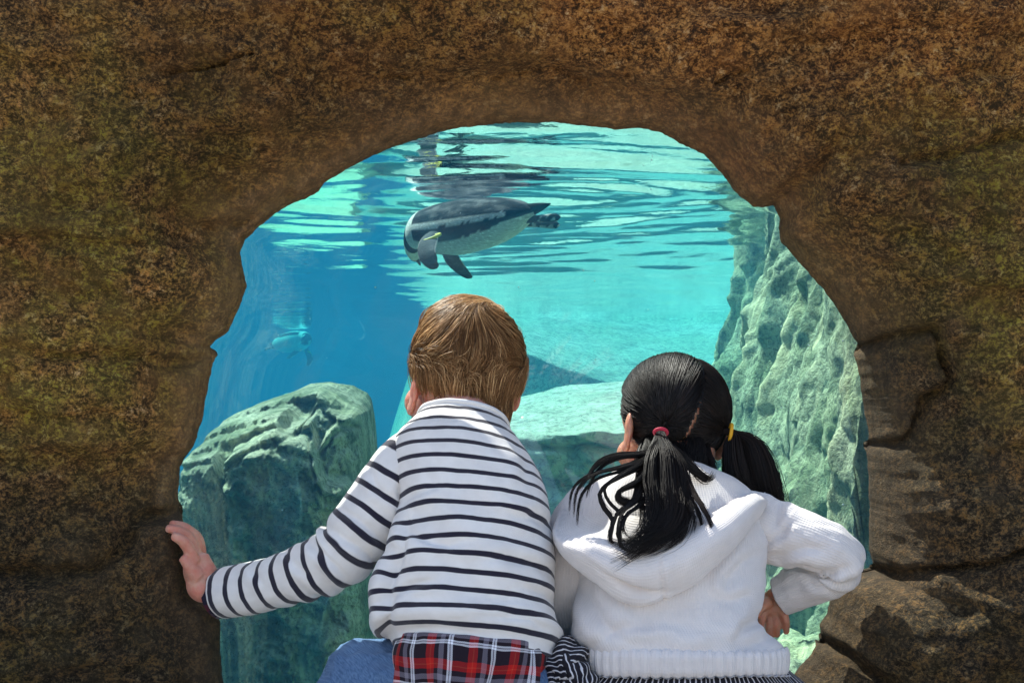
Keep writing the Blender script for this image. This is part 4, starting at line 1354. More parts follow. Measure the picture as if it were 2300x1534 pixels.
    for sg, L in legs.items():
        f = P(*L[-1])
        V, Fs = ellipsoid((f[0], f[1] + .035, .032), (.036, .085, .032))
        V[:, 2] = np.maximum(V[:, 2], .002)
        mesh_obj("shoe", V, Fs, SHOE, person)

    # ---- hair
    r_ = np.random.default_rng(3)
    E = np.array([.0735, .0895, .0835]); ec = np.array([0, 0, .020])
    n = 80000
    d = nrm(r_.normal(size=(n, 3)))
    back = sstep(.35, -.25, d[:, 1])
    zmin = np.where(d[:, 1] > .25, .30 + .9 * (d[:, 1] - .25), -0.22 - .77 * back * sstep(.80, .40, np.abs(d[:, 0])))
    keep = d[:, 2] > zmin + .05 * r_.normal(size=n)
    d = d[keep][:17000]
    n = len(d)
    wh = nrm(np.array([.18, -.36, .92]))
    K = 11
    L = r_.uniform(.055, .098, n) * (.92 + .08 * sstep(-.75, .55, d[:, 2]))
    lift = r_.uniform(.08, .21, n) * (1 - .55 * sstep(-.1, -.8, d[:, 2]))
    pts = [d * E + ec]
    q = d.copy()
    p = d * E
    swirl = 0.5
    fl = fbm(d * 3.1, 2, 3)
    for k in range(1, K):
        t = k / (K - 1)
        u = nrm(p / E)
        away = u - wh * (u @ wh)[:, None]
        tang = away - 0
        tang = nrm(tang - u * np.sum(tang * u, 1)[:, None] * 1.0)
        # away from the whorl along the surface
        aw = nrm(np.cross(np.cross(wh[None].repeat(n, 0), u), u) * -1)
        sw = np.cross(u, aw)
        closeness = np.exp(-((1 - u @ wh) / .25))
        g = np.clip(.18 + .75 * t * sstep(.75, -.1, u[:, 2]), 0, 1)[:, None]
        di = aw * (1 - g) + np.array([-.10, -.02, -1]) * g + sw * (closeness * .9 + .30 * fl)[:, None]
        di = di + np.stack([-np.sign(p[:, 0]) * .45 * sstep(.0, -.05, p[:, 2]) * sstep(.02, .06, np.abs(p[:, 0])), np.zeros(n), np.zeros(n)], -1)
        di = nrm(di)
        p = p + di * (L / (K - 1))[:, None]
        lev = np.linalg.norm(p / E, axis=1)
        target = 1 + lift * np.sin(min(1, t * 1.6) * math.pi / 2) * (1 - .25 * t)
        push = np.where(p[:, 2] > -.035, 1.0, .25)
        sc = 1 + (target / lev - 1) * push
        sc = np.where(lev < target, sc, 1 + (target / lev - 1) * .35 * push)
        p = p * sc[:, None]
        pts.append(p + ec)
    paths = np.stack(pts, 1)
    paths, near = clump(paths, 1500, .45, 1.8, 4)
    paths += .0022 * r_.normal(size=(n, 1, 3)) * np.linspace(0, 1, K)[None, :, None]
    ctone = np.random.default_rng(8).normal(size=n)[near]
    tone = np.clip(.45 + .20 * ctone + .16 * r_.normal(size=n) + .25 * sstep(.2, .9, d[:, 2]), 0, 1)  # crown strands paler: sun highlight painted into the tone
    paths = paths @ HM.T + HC
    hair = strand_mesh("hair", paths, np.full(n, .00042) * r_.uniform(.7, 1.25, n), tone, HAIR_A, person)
    # dark undercoat close to the scalp
    u_ = np.linspace(0, 2 * math.pi, 72, endpoint=False); v_ = np.linspace(0.001, 2.62, 46)
    D = np.stack([np.sin(v_)[:, None] * np.cos(u_), np.sin(v_)[:, None] * np.sin(u_), np.cos(v_)[:, None] * np.ones(72)], -1)
    fr = gfaces(46, 72, True)
    dm = D.reshape(-1, 3)[fr].mean(1)
    bk = sstep(.35, -.25, dm[:, 1])
    zm = np.where(dm[:, 1] > .25, .34 + .9 * (dm[:, 1] - .25), -0.18 - .70 * bk * sstep(.95, .55, np.abs(dm[:, 0])))
    Vc = (D.reshape(-1, 3) * E * 1.045 + ec) @ HM.T + HC
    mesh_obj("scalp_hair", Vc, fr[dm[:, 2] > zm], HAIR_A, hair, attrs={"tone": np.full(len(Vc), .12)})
boy()

# ================================================================== the girl
def girl():
    base = P(1520, 1960, 1.93); base[2] = 0
    HC, HM, HS, HSX = P(1512, 952, 2.085), rotz(22) @ roty(5) @ rotx(-6), .92, 1.08
    rows = [row(1400, 1062, 1598, 1066, 2.035, .062, 22), row(1338, 1088, 1660, 1094, 2.022, .072, 22), row(1292, 1130, 1704, 1136, 2.005, .078, 20),
            row(1290, 1185, 1716, 1195, 1.985, .086, 18), row(1296, 1260, 1712, 1268, 1.965, .090, 16), row(1298, 1330, 1706, 1336, 1.95, .092, 14),
            row(1292, 1390, 1704, 1396, 1.94, .094, 12), row(1284, 1428, 1742, 1440, 1.935, .099, 10), row(1300, 1466, 1768, 1474, 1.93, .098, 10)]
    inner = [r.copy() for r in rows]
    for r_ in inner:
        r_[3:6] *= .86; r_[6:9] *= .84
    Gi, _ = loft(inner, 40, 40)
    Vi = np.vstack([Gi.reshape(-1, 3), Gi[0].mean(0), Gi[-1].mean(0)])
    torso = (Vi, [gfaces(40, 40, True), fan_center(40, 1600, 0), fan_center(40, 1601, 39, True)])
    arm_r = [(1650, 1155, 1.99), (1760, 1200, 1.972), (1830, 1222, 1.957), (1874, 1248, 1.96), (1868, 1280, 1.978), (1826, 1306, 1.995), (1784, 1326, 2.008), (1758, 1338, 2.016)]
    arm_l = [(1310, 1170, 1.99), (1280, 1290, 1.985), (1282, 1390, 2.02), (1330, 1420, 2.08)]
    parts = head_parts(HC, HM, HSX, HS)
    parts += [tube([HC + (0, -.03, -.03), P(1500, 1040, 2.045), P(1497, 1110, 2.02)], [.040, .040, .05], 20, 20), torso,
              limb(arm_r, [.029, .029, .027, .023, .021, .020, .018, .0165], 18, 60), limb(arm_l, [.030, .027, .023, .018], 16, 40)]
    # right hand hanging from the cuff
    parts += [limb([(1758, 1338, 2.016), (1744, 1348, 2.02), (1734, 1364, 2.02), (1733, 1376, 2.02)], [.0165, .0185, .0205, .0165], 16, 16, .55),
              limb([(1718, 1368, 2.012), (1710, 1394, 2.006), (1711, 1420, 2.012)], [.0068, .0056, .0044], 12, 14),
              limb([(1729, 1376, 2.022), (1727, 1404, 2.018), (1729, 1431, 2.026)], [.0068, .0056, .0044], 12, 14),
              limb([(1741, 1374, 2.020), (1744, 1402, 2.016), (1745, 1428, 2.024)], [.0066, .0055, .0044], 12, 14),
              limb([(1752, 1362, 2.015), (1765, 1392, 2.010), (1766, 1422, 2.018)], [.0066, .0054, .0042], 12, 14),
              limb([(1726, 1350, 2.01), (1708, 1364, 1.998), (1698, 1384, 1.996)], [.0086, .0074, .0054], 12, 14)]
    # left hand, hidden in front
    parts += [limb([(1330, 1420, 2.08), (1360, 1424, 2.10)], [.018, .02], 14, 10, .6)]
    for k in range(4):
        parts.append(limb([(1358, 1412 + k * 9, 2.10), (1380, 1412 + k * 10, 2.105), (1398 - abs(k - 1.5) * 5, 1418 + k * 10, 2.105)], [.008, .0074, .0056], 10, 10))
    parts.append(limb([(1342, 1408, 2.085), (1356, 1398, 2.085), (1372, 1394, 2.09)], [.0085, .0078, .0058], 10, 10))
    parts += [ellipsoid(P(1530, 1575, 1.93), (.115, .085, .08))]
    legs = {-1: [(1440, 1590, 1.93), (1380, 1575, 1.98), (1345, 1580, 2.02), (1360, 1700, 1.995), (1400, 1930, 1.94)],
            1: [(1620, 1590, 1.93), (1680, 1575, 1.97), (1735, 1575, 2.01), (1725, 1700, 1.99), (1680, 1930, 1.94)]}
    for L in legs.values():
        parts.append(limb(L, [.054, .047, .040, .034, .025], 18, 50))
    V, Fq = fuse(parts, .0020, 4)
    person = mesh_obj("person", V, [Fq], SKIN_B, base=base)
    tag(person, "child with black ponytails in cream hooded knit sweater leaning on the rock beside the window", "person")
    head_features(person, HC, HM, HS, IRIS, LIPS)

    # ---- sweater
    G, UV = loft(rows, 170, 220, 2.35)
    W = UV[..., 1]; t = W / W.max()
    q = np.stack([G[..., 0] * 9, G[..., 2] * 9, G[..., 1] * 5], -1)
    h = .0055 * fbm(q, 3, 23) * sstep(.1, .3, t) + .0022 * fbm(q * 2.3, 3, 29)
    diag = G[..., 0] * .6 - G[..., 2] * .8
    h += .0034 * np.sin(diag * 70 + 2 * fbm(q * .6, 2, 6)) * sstep(.5, .7, t) * (1 - sstep(.92, 1, t))
    G = displace(G, h)
    G = displace(G, creases(G, [([(1708, 1235), (1672, 1262), (1640, 1300), (1630, 1340)], .0060, 13), ([(1306, 1300), (1322, 1350), (1350, 1400), (1390, 1432)], .0070, 14), ([(1330, 1450), (1400, 1408), (1490, 1398), (1560, 1412)], .0050, 14),
        ([(1705, 1390), (1672, 1412), (1650, 1452)], .0075, 13), ([(1700, 1330), (1650, 1352), (1590, 1350)], .0050, 14), ([(1745, 1430), (1700, 1440), (1660, 1460)], .0050, 12), ([(1380, 1340), (1440, 1378), (1530, 1372)], .0040, 16)]))
    sw = cloth_obj("knit_sweater", G, UV, KNIT, person, (True, False))
    # ribbed hem band, rounded and a little proud
    prof = [(1455, 1.0, -.004), (1460, 1.012, .004), (1470, 1.02, .008), (1485, 1.02, .008), (1500, 1.012, .007), (1508, 1.0, .002), (1508, .97, -.006)]
    hr = []
    for (py, sc, grow) in prof:
        r0 = row(1308, py - 2, 1762, py, 1.93, .098 + grow, 8)
        r0[3:6] *= sc * .985
        hr.append(r0)
    Gh, UVh = loft(hr, 40, 420, 2.35)
    uu = np.linspace(0, 2 * math.pi, 420, endpoint=False)[None]
    hh = .0028 * np.abs(np.sin(UVh[..., 0] / .0135 * math.pi + .6 * fbm(np.stack([UVh[..., 0] * 20, UVh[..., 1] * 10, UVh[..., 0] * 0], -1), 2, 3)))
    hh = hh + .004 * fbm(np.stack([UVh[..., 0] * 9, UVh[..., 1] * 5, UVh[..., 0] * 0], -1), 2, 13)
    cloth_obj("hem_band", displace(Gh, hh), UVh, KNIT, sw, (False, True))
    # right sleeve, folded at the elbow
    sp = [P(*p) for p in [(1640, 1150, 1.995), (1690, 1172, 1.985), (1760, 1200, 1.972), (1830, 1222, 1.955), (1882, 1246, 1.955), (1876, 1282, 1.975), (1828, 1306, 1.995), (1784, 1326, 2.008), (1752, 1340, 2.016)]]
    G, UV = sleeve_grid(sp, [.036, .041, .0385, .0365, .0330, .0315, .0300, .0280, .0255], 170, 84)
    W = UV[..., 1]; t = W / W.max()
    ang = np.linspace(0, 2 * math.pi, G.shape[1], endpoint=False)[None]
    q = np.stack([np.cos(ang) * 1.5 + t * 0, np.sin(ang) * 1.5 + t * 0, W * 24], -1)
    h = .0045 * fbm(q, 3, 43) + .0045 * np.sin(W / .030 * 2 * math.pi + 1.5 * np.sin(ang)) * np.exp(-((t - .22) / .10) ** 2) * (.5 + .5 * np.sin(ang - .6))
    h += .0035 * np.sin(W / .022 * 2 * math.pi) * np.exp(-((t - .62) / .08) ** 2)
    G = displace(G, h)
    G = displace(G, creases(G, [([(1712, 1250), (1760, 1245), (1810, 1232), (1850, 1232)], .0060, 11), ([(1718, 1225), (1752, 1200), (1768, 1168)], .0060, 11), ([(1760, 1262), (1820, 1285), (1872, 1288), (1905, 1275)], .0070, 10),
        ([(1735, 1180), (1748, 1150), (1750, 1125)], .0055, 10), ([(1795, 1300), (1840, 1312), (1870, 1310)], .0045, 9)]))
    cloth_obj("sleeve", G, UV, KNIT, sw, (False, True))
    # left sleeve hanging down beside the body
    sp = [P(*p) for p in [(1330, 1130, 2.0), (1296, 1180, 1.985), (1276, 1260, 1.975), (1272, 1340, 1.985), (1284, 1400, 2.015), (1318, 1420, 2.06)]]
    G, UV = sleeve_grid(sp, [.034, .0385, .0375, .035, .031, .026], 120, 70)
    W = UV[..., 1]; t = W / W.max()
    ang = np.linspace(0, 2 * math.pi, G.shape[1], endpoint=False)[None]
    q = np.stack([np.cos(ang) * 1.5 + t * 0, np.sin(ang) * 1.5 + t * 0, W * 20], -1)
    G = displace(G, .0050 * fbm(q, 3, 53))
    cloth_obj("sleeve", G, UV, KNIT, sw, (False, True))

    # ---- hood lying on the back: inner neck line, inner wall, rim, outer belly, tucked lower edge
    def curve(pts, n=170):
        return crom([P(*p) for p in pts], n)
    K0 = curve([(1330, 1108, 2.00), (1350, 1130, 1.96), (1395, 1150, 1.915), (1450, 1160, 1.893), (1510, 1150, 1.893), (1570, 1128, 1.92), (1625, 1108, 1.97), (1665, 1100, 2.00)])
    K1 = curve([(1300, 1128, 1.985), (1315, 1168, 1.925), (1365, 1192, 1.880), (1435, 1212, 1.868), (1515, 1192, 1.868), (1590, 1155, 1.89), (1655, 1118, 1.94), (1690, 1106, 1.98)])
    K2 = curve([(1272, 1140, 1.96), (1264, 1196, 1.895), (1335, 1214, 1.852), (1425, 1238, 1.838), (1520, 1214, 1.838), (1615, 1168, 1.858), (1682, 1116, 1.91), (1712, 1112, 1.965)])
    K3 = curve([(1254, 1150, 1.955), (1246, 1208, 1.885), (1318, 1250, 1.834), (1428, 1296, 1.822), (1532, 1266, 1.824), (1632, 1204, 1.846), (1706, 1132, 1.905), (1724, 1118, 1.962)])
    K4 = curve([(1256, 1170, 1.97), (1252, 1232, 1.905), (1322, 1298, 1.862), (1430, 1352, 1.848), (1542, 1318, 1.848), (1642, 1238, 1.868), (1708, 1156, 1.925), (1728, 1126, 1.975)])
    K5 = K4 + np.array([0, .03, .012])
    Kc = np.stack([K0, K1, K2, K3, K4, K5], 0)               # 6, n, 3
    n = Kc.shape[1]
    nvh = 90
    Gh = np.stack([crom(Kc[:, j], nvh) for j in range(n)], 1)  # nvh, n, 3
    arc = np.concatenate([[0], np.cumsum(np.linalg.norm(np.diff(K3, axis=0), axis=1))])
    vv = np.linspace(0, .17, nvh)
    nn = nrm(np.cross(np.gradient(Gh, axis=1), np.gradient(Gh, axis=0)))
    nn = nn * np.where(nn[..., 1:2] > 0, -1, 1)
    tq = np.linspace(0, 1, nvh)[:, None]
    bell = np.exp(-((tq - .62) / .2) ** 2)
    q = np.stack([Gh[..., 0] * 11, Gh[..., 2] * 11, Gh[..., 1] * 5], -1)
    s_ = np.linspace(0, 1, n)[None]
    hh = .0045 * fbm(q, 3, 63) + .0016 * fbm(q * 3, 2, 67)
    # the seam and the pocket-like dip under the fold
    hh = hh - .0022 * np.exp(-((s_ - .505) / .006) ** 2) * sstep(.45, .55, tq) + .0016 * np.exp(-((s_ - .52) / .008) ** 2) * sstep(.45, .55, tq)
    dip = np.exp(-((s_ - .43) / .075) ** 2) * np.exp(-((tq - .70 - (s_ - .43) * .45) / .022) ** 2)
    hh = hh - .012 * dip + .005 * np.exp(-((s_ - .42) / .09) ** 2) * np.exp(-((tq - .78) / .05) ** 2)
    # rib pleats on both ends of the rim
    hh = hh + .0016 * np.sin(arc / .0085 * 2 * math.pi)[None] * np.exp(-((tq - .43) / .09) ** 2) * (1 - sstep(.22, .34, s_) * (1 - sstep(.66, .78, s_)))
    Gh = Gh + nn * hh[..., None]
    UVh = np.stack(np.broadcast_arrays(vv[:, None], arc[None]), -1)
    mesh_obj("hood", Gh.reshape(-1, 3), gfaces(nvh, n), KNIT, sw, uv=UVh.reshape(-1, 2))

    # ---- pinstriped skirt gathered around the squatting legs
    sr = [row(1330, 1478, 1745, 1482, 1.935, .090, 5), row(1290, 1506, 1775, 1510, 1.935, .108, 3), row(1250, 1545, 1812, 1548, 1.94, .120, 0), row(1228, 1620, 1835, 1620, 1.945, .125, 0), row(1250, 1730, 1815, 1730, 1.95, .120, 0)]
    Gs, UVs = loft(sr, 90, 260, 2.3)
    ps = np.linspace(0, 2 * math.pi, 260, endpoint=False)[None]
    ts = UVs[..., 1] / UVs[..., 1].max()
    hs = .006 * np.sin(ps * 19 + 2 * np.sin(ps * 3)) * sstep(.05, .5, ts) + .008 * fbm(np.stack([UVs[..., 0] * 12, UVs[..., 1] * 8, UVs[..., 0] * 0], -1), 3, 7)
    skirt = cloth_obj("pinstriped_skirt", displace(Gs, hs), UVs, PIN, person)
    for (c, r, rot, sd, mt) in ((P(1262, 1500, 1.885), (.030, .040, .040), 30, 1, PINH), (P(1243, 1548, 1.88), (.034, .042, .036), -20, 2, PINH), (P(1300, 1528, 1.868), (.040, .030, .022), 55, 3, PIN)):
        V, Fs = ellipsoid((0, 0, 0), r, None, 60, 40)
        k = 1 + .10 * np.sin(np.arctan2(V[:, 2], V[:, 0]) * 7 + V[:, 1] * 60) + .12 * fbm(V * 45 + sd, 3, sd)
        V = (V * k[:, None]) @ roty(rot).T
        uvl = np.stack([V[:, 0] + V[:, 1] * .5, V[:, 2] + V[:, 1] * .5], -1)
        mesh_obj("skirt_fold", V + c, Fs, mt, skirt, uv=uvl)
    for L in legs.values():
        f = P(*L[-1])
        V, Fs = ellipsoid((f[0], f[1] + .03, .030), (.034, .08, .030))
        V[:, 2] = np.maximum(V[:, 2], .002)
        mesh_obj("shoe", V, Fs, SHOE, person)

    # ---- hair: combed to one tie at the back and one at the right side
    r_ = np.random.default_rng(5)
    E = np.array([.0735 * HSX, .0895, .0835]) * HS; ec = np.array([0, 0, .020 * HS])
    toL = lambda w: (np.asarray(w) - HC) @ HM
    tie_b = nrm((toL(P(1483, 972, 1.972)) - ec) / E)
    tie_r = nrm((toL(P(1640, 968, 2.04)) - ec) / E)
    n = 90000
    d = nrm(r_.normal(size=(n, 3)))
    back = sstep(.30, -.30, d[:, 1])
    zmin = np.where(d[:, 1] > .25, .26 + .8 * (d[:, 1] - .25), -0.10 - .95 * back)
    d = d[d[:, 2] > zmin]
    # parting: a plane through points taken from the picture, expressed in head space
    pa, pb = nrm((toL(P(1588, 912, 1.985)) - ec) / E), nrm((toL(P(1548, 1025, 1.98)) - ec) / E)
    pn = nrm(np.cross(pa, pb))
    if pn @ tie_r < 0: pn = -pn
    sgn = d @ pn + .03 * fbm(d * 6, 2, 3) * 0
    gapw = .030 * np.exp(-(((d @ nrm(pa + pb)) - 1) / .05) ** 2)
    keep = (np.abs(sgn) > gapw)
    d, sgn = d[keep][:15000], sgn[keep][:15000]
    n = len(d)
    K = 12
    tgt = np.where((sgn > 0)[:, None], tie_r[None], tie_b[None])
    om = np.arccos(np.clip(np.sum(d * tgt, 1), -1, .9999))[:, None]
    pts = []
    lift = r_.uniform(.02, .085, n)
    low = fbm(d * 5, 3, 9)
    for k in range(K):
        t = k / (K - 1) * .985
        u = (np.sin((1 - t) * om) * d + np.sin(t * om) * tgt) / np.sin(om)
        side = np.cross(d, tgt)
        u = nrm(u + side * (.10 * low * math.sin(t * math.pi))[:, None])
        lv = 1.0 + (lift + .012 * low) * np.sin(np.clip(t * 1.15 + .12, 0, 1) * math.pi) ** .6 + .05 * sstep(.8, 1, t)
        pts.append(u * E * lv[:, None] + ec)
    paths = np.stack(pts, 1)
    paths, near = clump(paths, 420, .35, 1.0, 6)
    tone = np.clip(.35 + .20 * np.random.default_rng(2).normal(size=n)[near] + .12 * r_.normal(size=n), 0, 1)
    kk = 2
    d0 = nrm(r_.normal(size=(kk, 3)) * (1, .6, 1) + (0, -.1, .5))
    st = np.stack([(d0 * E * (1.05 + .05 * t + .02 * np.sin(t * 5 + np.arange(kk))[:, None]) + ec + np.array([.02, -.01, -.01]) * t * r_.normal(size=(kk, 1))) for t in np.linspace(0, 1, K)], 1)
    paths = np.concatenate([paths, st]); tone = np.concatenate([tone, np.full(kk, .8)]); n += kk
    hair = strand_mesh("hair", paths @ HM.T + HC, np.full(n, .0005) * r_.uniform(.7, 1.2, n), tone, HAIR_B, person)
    # close undercoat with the parting left open
    u_ = np.linspace(0, 2 * math.pi, 160, endpoint=False); v_ = np.linspace(0.001, 2.7, 110)
    D = np.stack([np.sin(v_)[:, None] * np.cos(u_), np.sin(v_)[:, None] * np.sin(u_), np.cos(v_)[:, None] * np.ones(160)], -1)
    fr = gfaces(110, 160, True)
    dm = nrm(D.reshape(-1, 3)[fr].mean(1))
    bk = sstep(.30, -.30, dm[:, 1])
    zm = np.where(dm[:, 1] > .25, .30 + .8 * (dm[:, 1] - .25), -0.06 - .95 * bk)
    gw = .026 * np.exp(-(((dm @ nrm(pa + pb)) - 1) / .05) ** 2)
    Vc = (D.reshape(-1, 3) * E * 1.02 + ec) @ HM.T + HC
    mesh_obj("scalp_hair", Vc, fr[(dm[:, 2] > zm) & (np.abs(dm @ pn) > gw)], HAIR_B, hair, attrs={"tone": np.full(len(Vc), .1)})

    # ---- ponytails and loose locks: bundles of strands along guides
    def bundle(guides, seed):
        rr = np.random.default_rng(seed)
        allp, tones = [], []
        subs = []
        for (pts_, rad, cnt, spread) in guides:
            ns = max(3, cnt // 90)
            base_ = np.array(pts_, float)
            m = len(base_)
            s_ = np.linspace(0, 1, m)
            rr_ = np.interp(s_, np.linspace(0, 1, len(rad)), rad)
            for q_ in range(ns):
                a_, b_ = rr.uniform(0, 2 * math.pi), math.sqrt(rr.uniform(0, 1))
                off_ = np.stack([math.cos(a_) * b_ * rr_ * F / 1.95 * .85, math.sin(a_) * b_ * rr_ * F / 1.95 * .35, math.sin(a_) * b_ * rr_ * .6], -1)
                tail = np.outer(s_ ** 2.2, rr.normal(size=3) * (13, 13, .006))
                L_ = base_ + off_ + tail
                L_[:2] = base_[:2] + off_[:2] * .6
                subs.append((L_, np.array(rad) * rr.uniform(.30, .5), max(12, cnt // ns), spread))
        for (pts_, rad, cnt, spread) in subs:
            K = 18
            g = crom([P(*p) for p in pts_], K)
            T, N, B = frames(g)
            prof = np.interp(np.linspace(0, 1, K), np.linspace(0, 1, len(rad)), rad)
            a = rr.uniform(0, 2 * math.pi, cnt); q = np.sqrt(rr.uniform(0, 1, cnt))
            wob = rr.normal(size=(cnt, 2)) * spread
            tt = np.linspace(0, 1, K)
            ox = q[:, None] * np.cos(a)[:, None] * prof[None] + wob[:, :1] * (tt ** 2)[None]
            oy = q[:, None] * np.sin(a)[:, None] * prof[None] * .6 + wob[:, 1:] * (tt ** 2)[None] * .5
            pp = g[None] + ox[..., None] * B[None] + oy[..., None] * N[None]
            # each strand waves a little by itself, a few leave the lock
            ph = rr.uniform(0, 6.3, (cnt, 1)); fr = rr.uniform(3, 8, (cnt, 1))
            am = np.where(rr.uniform(size=cnt) < .12, .0045, .0012)[:, None]
            pp = pp + (am * np.sin(fr * tt[None] + ph) * tt[None])[..., None] * B[None] + (am * np.cos(fr * 1.3 * tt[None] + ph) * tt[None] * .5)[..., None] * N[None]
            # uneven lengths
            ln = rr.uniform(.72, 1.0, cnt)
            idx = tt[None] * ln[:, None] * (K - 1)
            i0 = np.minimum(idx.astype(int), K - 2); f = (idx - i0)[..., None]
            pp = np.take_along_axis(pp, i0[..., None], 1) * (1 - f) + np.take_along_axis(pp, i0[..., None] + 1, 1) * f
            allp.append(pp)
            tones.append(np.clip(rr.normal(.38 + rr.normal() * .12, .17, cnt), 0, 1))
        return np.concatenate(allp), np.concatenate(tones)
    t0 = (1484, 972, 1.955)
    t1 = (1486, 990, 1.935)
    guides = [
        ([t0, t1, (1480, 1030, 1.915), (1478, 1090, 1.89), (1486, 1150, 1.855), (1462, 1200, 1.832), (1385, 1240, 1.818)], [.007, .012, .024, .029, .026, .016, .003], 1300, .0022),
        ([t0, t1, (1500, 1035, 1.91), (1506, 1100, 1.885), (1512, 1160, 1.85), (1490, 1205, 1.828), (1408, 1234, 1.814)], [.007, .012, .024, .028, .022, .012, .002], 1100, .0022),
        ([t0, t1, (1518, 1030, 1.92), (1534, 1090, 1.89), (1530, 1140, 1.86), (1516, 1180, 1.84), (1512, 1218, 1.828)], [.006, .010, .016, .015, .010, .005, .001], 420, .0016),
        ([t0, t1, (1515, 1035, 1.915), (1540, 1100, 1.885), (1562, 1140, 1.86), (1574, 1175, 1.85), (1570, 1208, 1.845)], [.006, .008, .010, .009, .006, .004, .001], 240, .0010),
        ([t0, t1, (1455, 1018, 1.925), (1395, 1022, 1.91), (1345, 1042, 1.90), (1318, 1080, 1.89), (1310, 1100, 1.885)], [.006, .009, .011, .007, .004, .002, .0006], 200, .0010),
        ([t0, t1, (1452, 1030, 1.92), (1390, 1052, 1.90), (1330, 1068, 1.89), (1290, 1105, 1.885), (1281, 1170, 1.875)], [.006, .009, .012, .008, .004, .003, .0006], 240, .0010),
        ([t0, t1, (1458, 1036, 1.915), (1400, 1066, 1.89), (1352, 1096, 1.88), (1358, 1130, 1.872), (1384, 1160, 1.86), (1378, 1195, 1.85), (1394, 1216, 1.842)], [.006, .009, .012, .008, .003, .0025, .002, .0015, .0006], 220, .0008),
        ([t0, t1, (1462, 1040, 1.91), (1430, 1080, 1.885), (1385, 1100, 1.875), (1380, 1122, 1.87), (1410, 1128, 1.868), (1450, 1100, 1.872)], [.006, .009, .014, .011, .005, .003, .002, .001], 220, .0009),
        ([t0, t1, (1466, 1045, 1.91), (1455, 1100, 1.88), (1430, 1130, 1.866), (1398, 1150, 1.858), (1385, 1200, 1.845), (1398, 1215, 1.838), (1440, 1216, 1.83)], [.006, .010, .016, .013, .006, .003, .002, .0018, .0006], 240, .0010),
        ([(1556, 960, 2.03), (1562, 1000, 2.01), (1560, 1040, 2.0), (1566, 1085, 1.99)], [.014, .024, .026, .016], 900, .003),
        ([(1584, 965, 2.045), (1582, 1010, 2.02), (1578, 1045, 2.01), (1574, 1085, 2.0)], [.010, .013, .012, .008], 450, .002),
        ([(1520, 985, 2.03), (1522, 1020, 2.0), (1520, 1050, 1.99), (1526, 1090, 1.985)], [.012, .022, .024, .016], 700, .003),
        ([(1456, 985, 2.03), (1452, 1020, 2.005), (1454, 1050, 1.995), (1462, 1085, 1.985)], [.012, .022, .022, .014], 700, .003),
        ([t0, t1, (1520, 1025, 1.935), (1555, 1060, 1.935), (1582, 1078, 1.94), (1590, 1064, 1.945)], [.006, .010, .013, .011, .006, .002], 240, .0022),
    ]
    pp, tn = bundle(guides, 3)
    pony = strand_mesh("ponytail", pp, np.full(len(pp), .00042), tn, HAIR_B, person)
    ring = [P(1484 + 14 * math.cos(a), 974 + 8 * math.sin(a) - 3, 1.948 + .009 * math.sin(a)) for a in np.linspace(0, 2 * math.pi, 25)]
    V, Fs = tube(ring, np.full(25, .0024), 10, 60, caps=False)
    mesh_obj("hair_tie", V, Fs, simple_mat("red_elastic", (0.42, 0.012, 0.045), 0.7), pony)
    s0 = (1630, 968, 2.040)
    guides = [
        ([s0, (1650, 976, 2.040), (1670, 1000, 2.04), (1682, 1050, 2.035), (1696, 1100, 2.03), (1718, 1145, 2.03), (1738, 1180, 2.03)], [.007, .009, .024, .033, .033, .026, .008], 1900, .003),
        ([s0, (1650, 975, 2.040), (1676, 992, 2.04), (1700, 1040, 2.04), (1720, 1090, 2.035), (1738, 1140, 2.03)], [.006, .008, .012, .013, .011, .004], 420, .002),
        ([s0, (1648, 978, 2.040), (1654, 1010, 2.035), (1650, 1050, 2.03), (1642, 1085, 2.03), (1622, 1100, 2.03)], [.005, .007, .010, .009, .006, .002], 220, .002),
    ]
    pp, tn = bundle(guides, 7)
    pony2 = strand_mesh("ponytail", pp, np.full(len(pp), .00042), tn, HAIR_B, person)
    ring = [P(1640, 973, 2.036) + np.array([.0035 * math.sin(a) * 0 + .004 * math.cos(a) * .5, .0085 * math.sin(a), .012 * math.cos(a)]) for a in np.linspace(0, 2 * math.pi, 25)]
    V, Fs = tube(ring, np.full(25, .0026), 10, 60, caps=False, ref=(1, 0, 0))
    mesh_obj("hair_tie", V, Fs, simple_mat("yellow_elastic", (0.72, 0.36, 0.01), 0.6), pony2)
girl()

# ------------------------------------------------------------------ penguins
def penguin_mats():
    m, nt, out = mat_new("penguin_plumage")
    b = NB(nt)
    c = b.attr("plume").outputs["Color"]
    o = b.coord("Object")
    n = b.noise(b.mapping(o, scale=(1, 4, 4)), 55, 4, 0.65)
    c = b.mix(0.6, c, b.mix(1.0, c, b.ramp(n, [(0.3, (0.4, 0.4, 0.4)), (0.6, (1.2, 1.2, 1.2)), (0.72, (3.0, 3.0, 3.0))]), 'MULTIPLY'))
    b.princ(out, c, 0.75, b.bump(n, 0.5, 0.006), Specular_IOR_Level=0.06)
    return m
PLUME = penguin_mats()
YBAND = simple_mat("yellow_band", (0.75, 0.68, 0.03), 0.5)
DARK, WHITE, SLATE = (0.012, 0.017, 0.027), (0.78, 0.78, 0.74), (0.085, 0.095, 0.105)

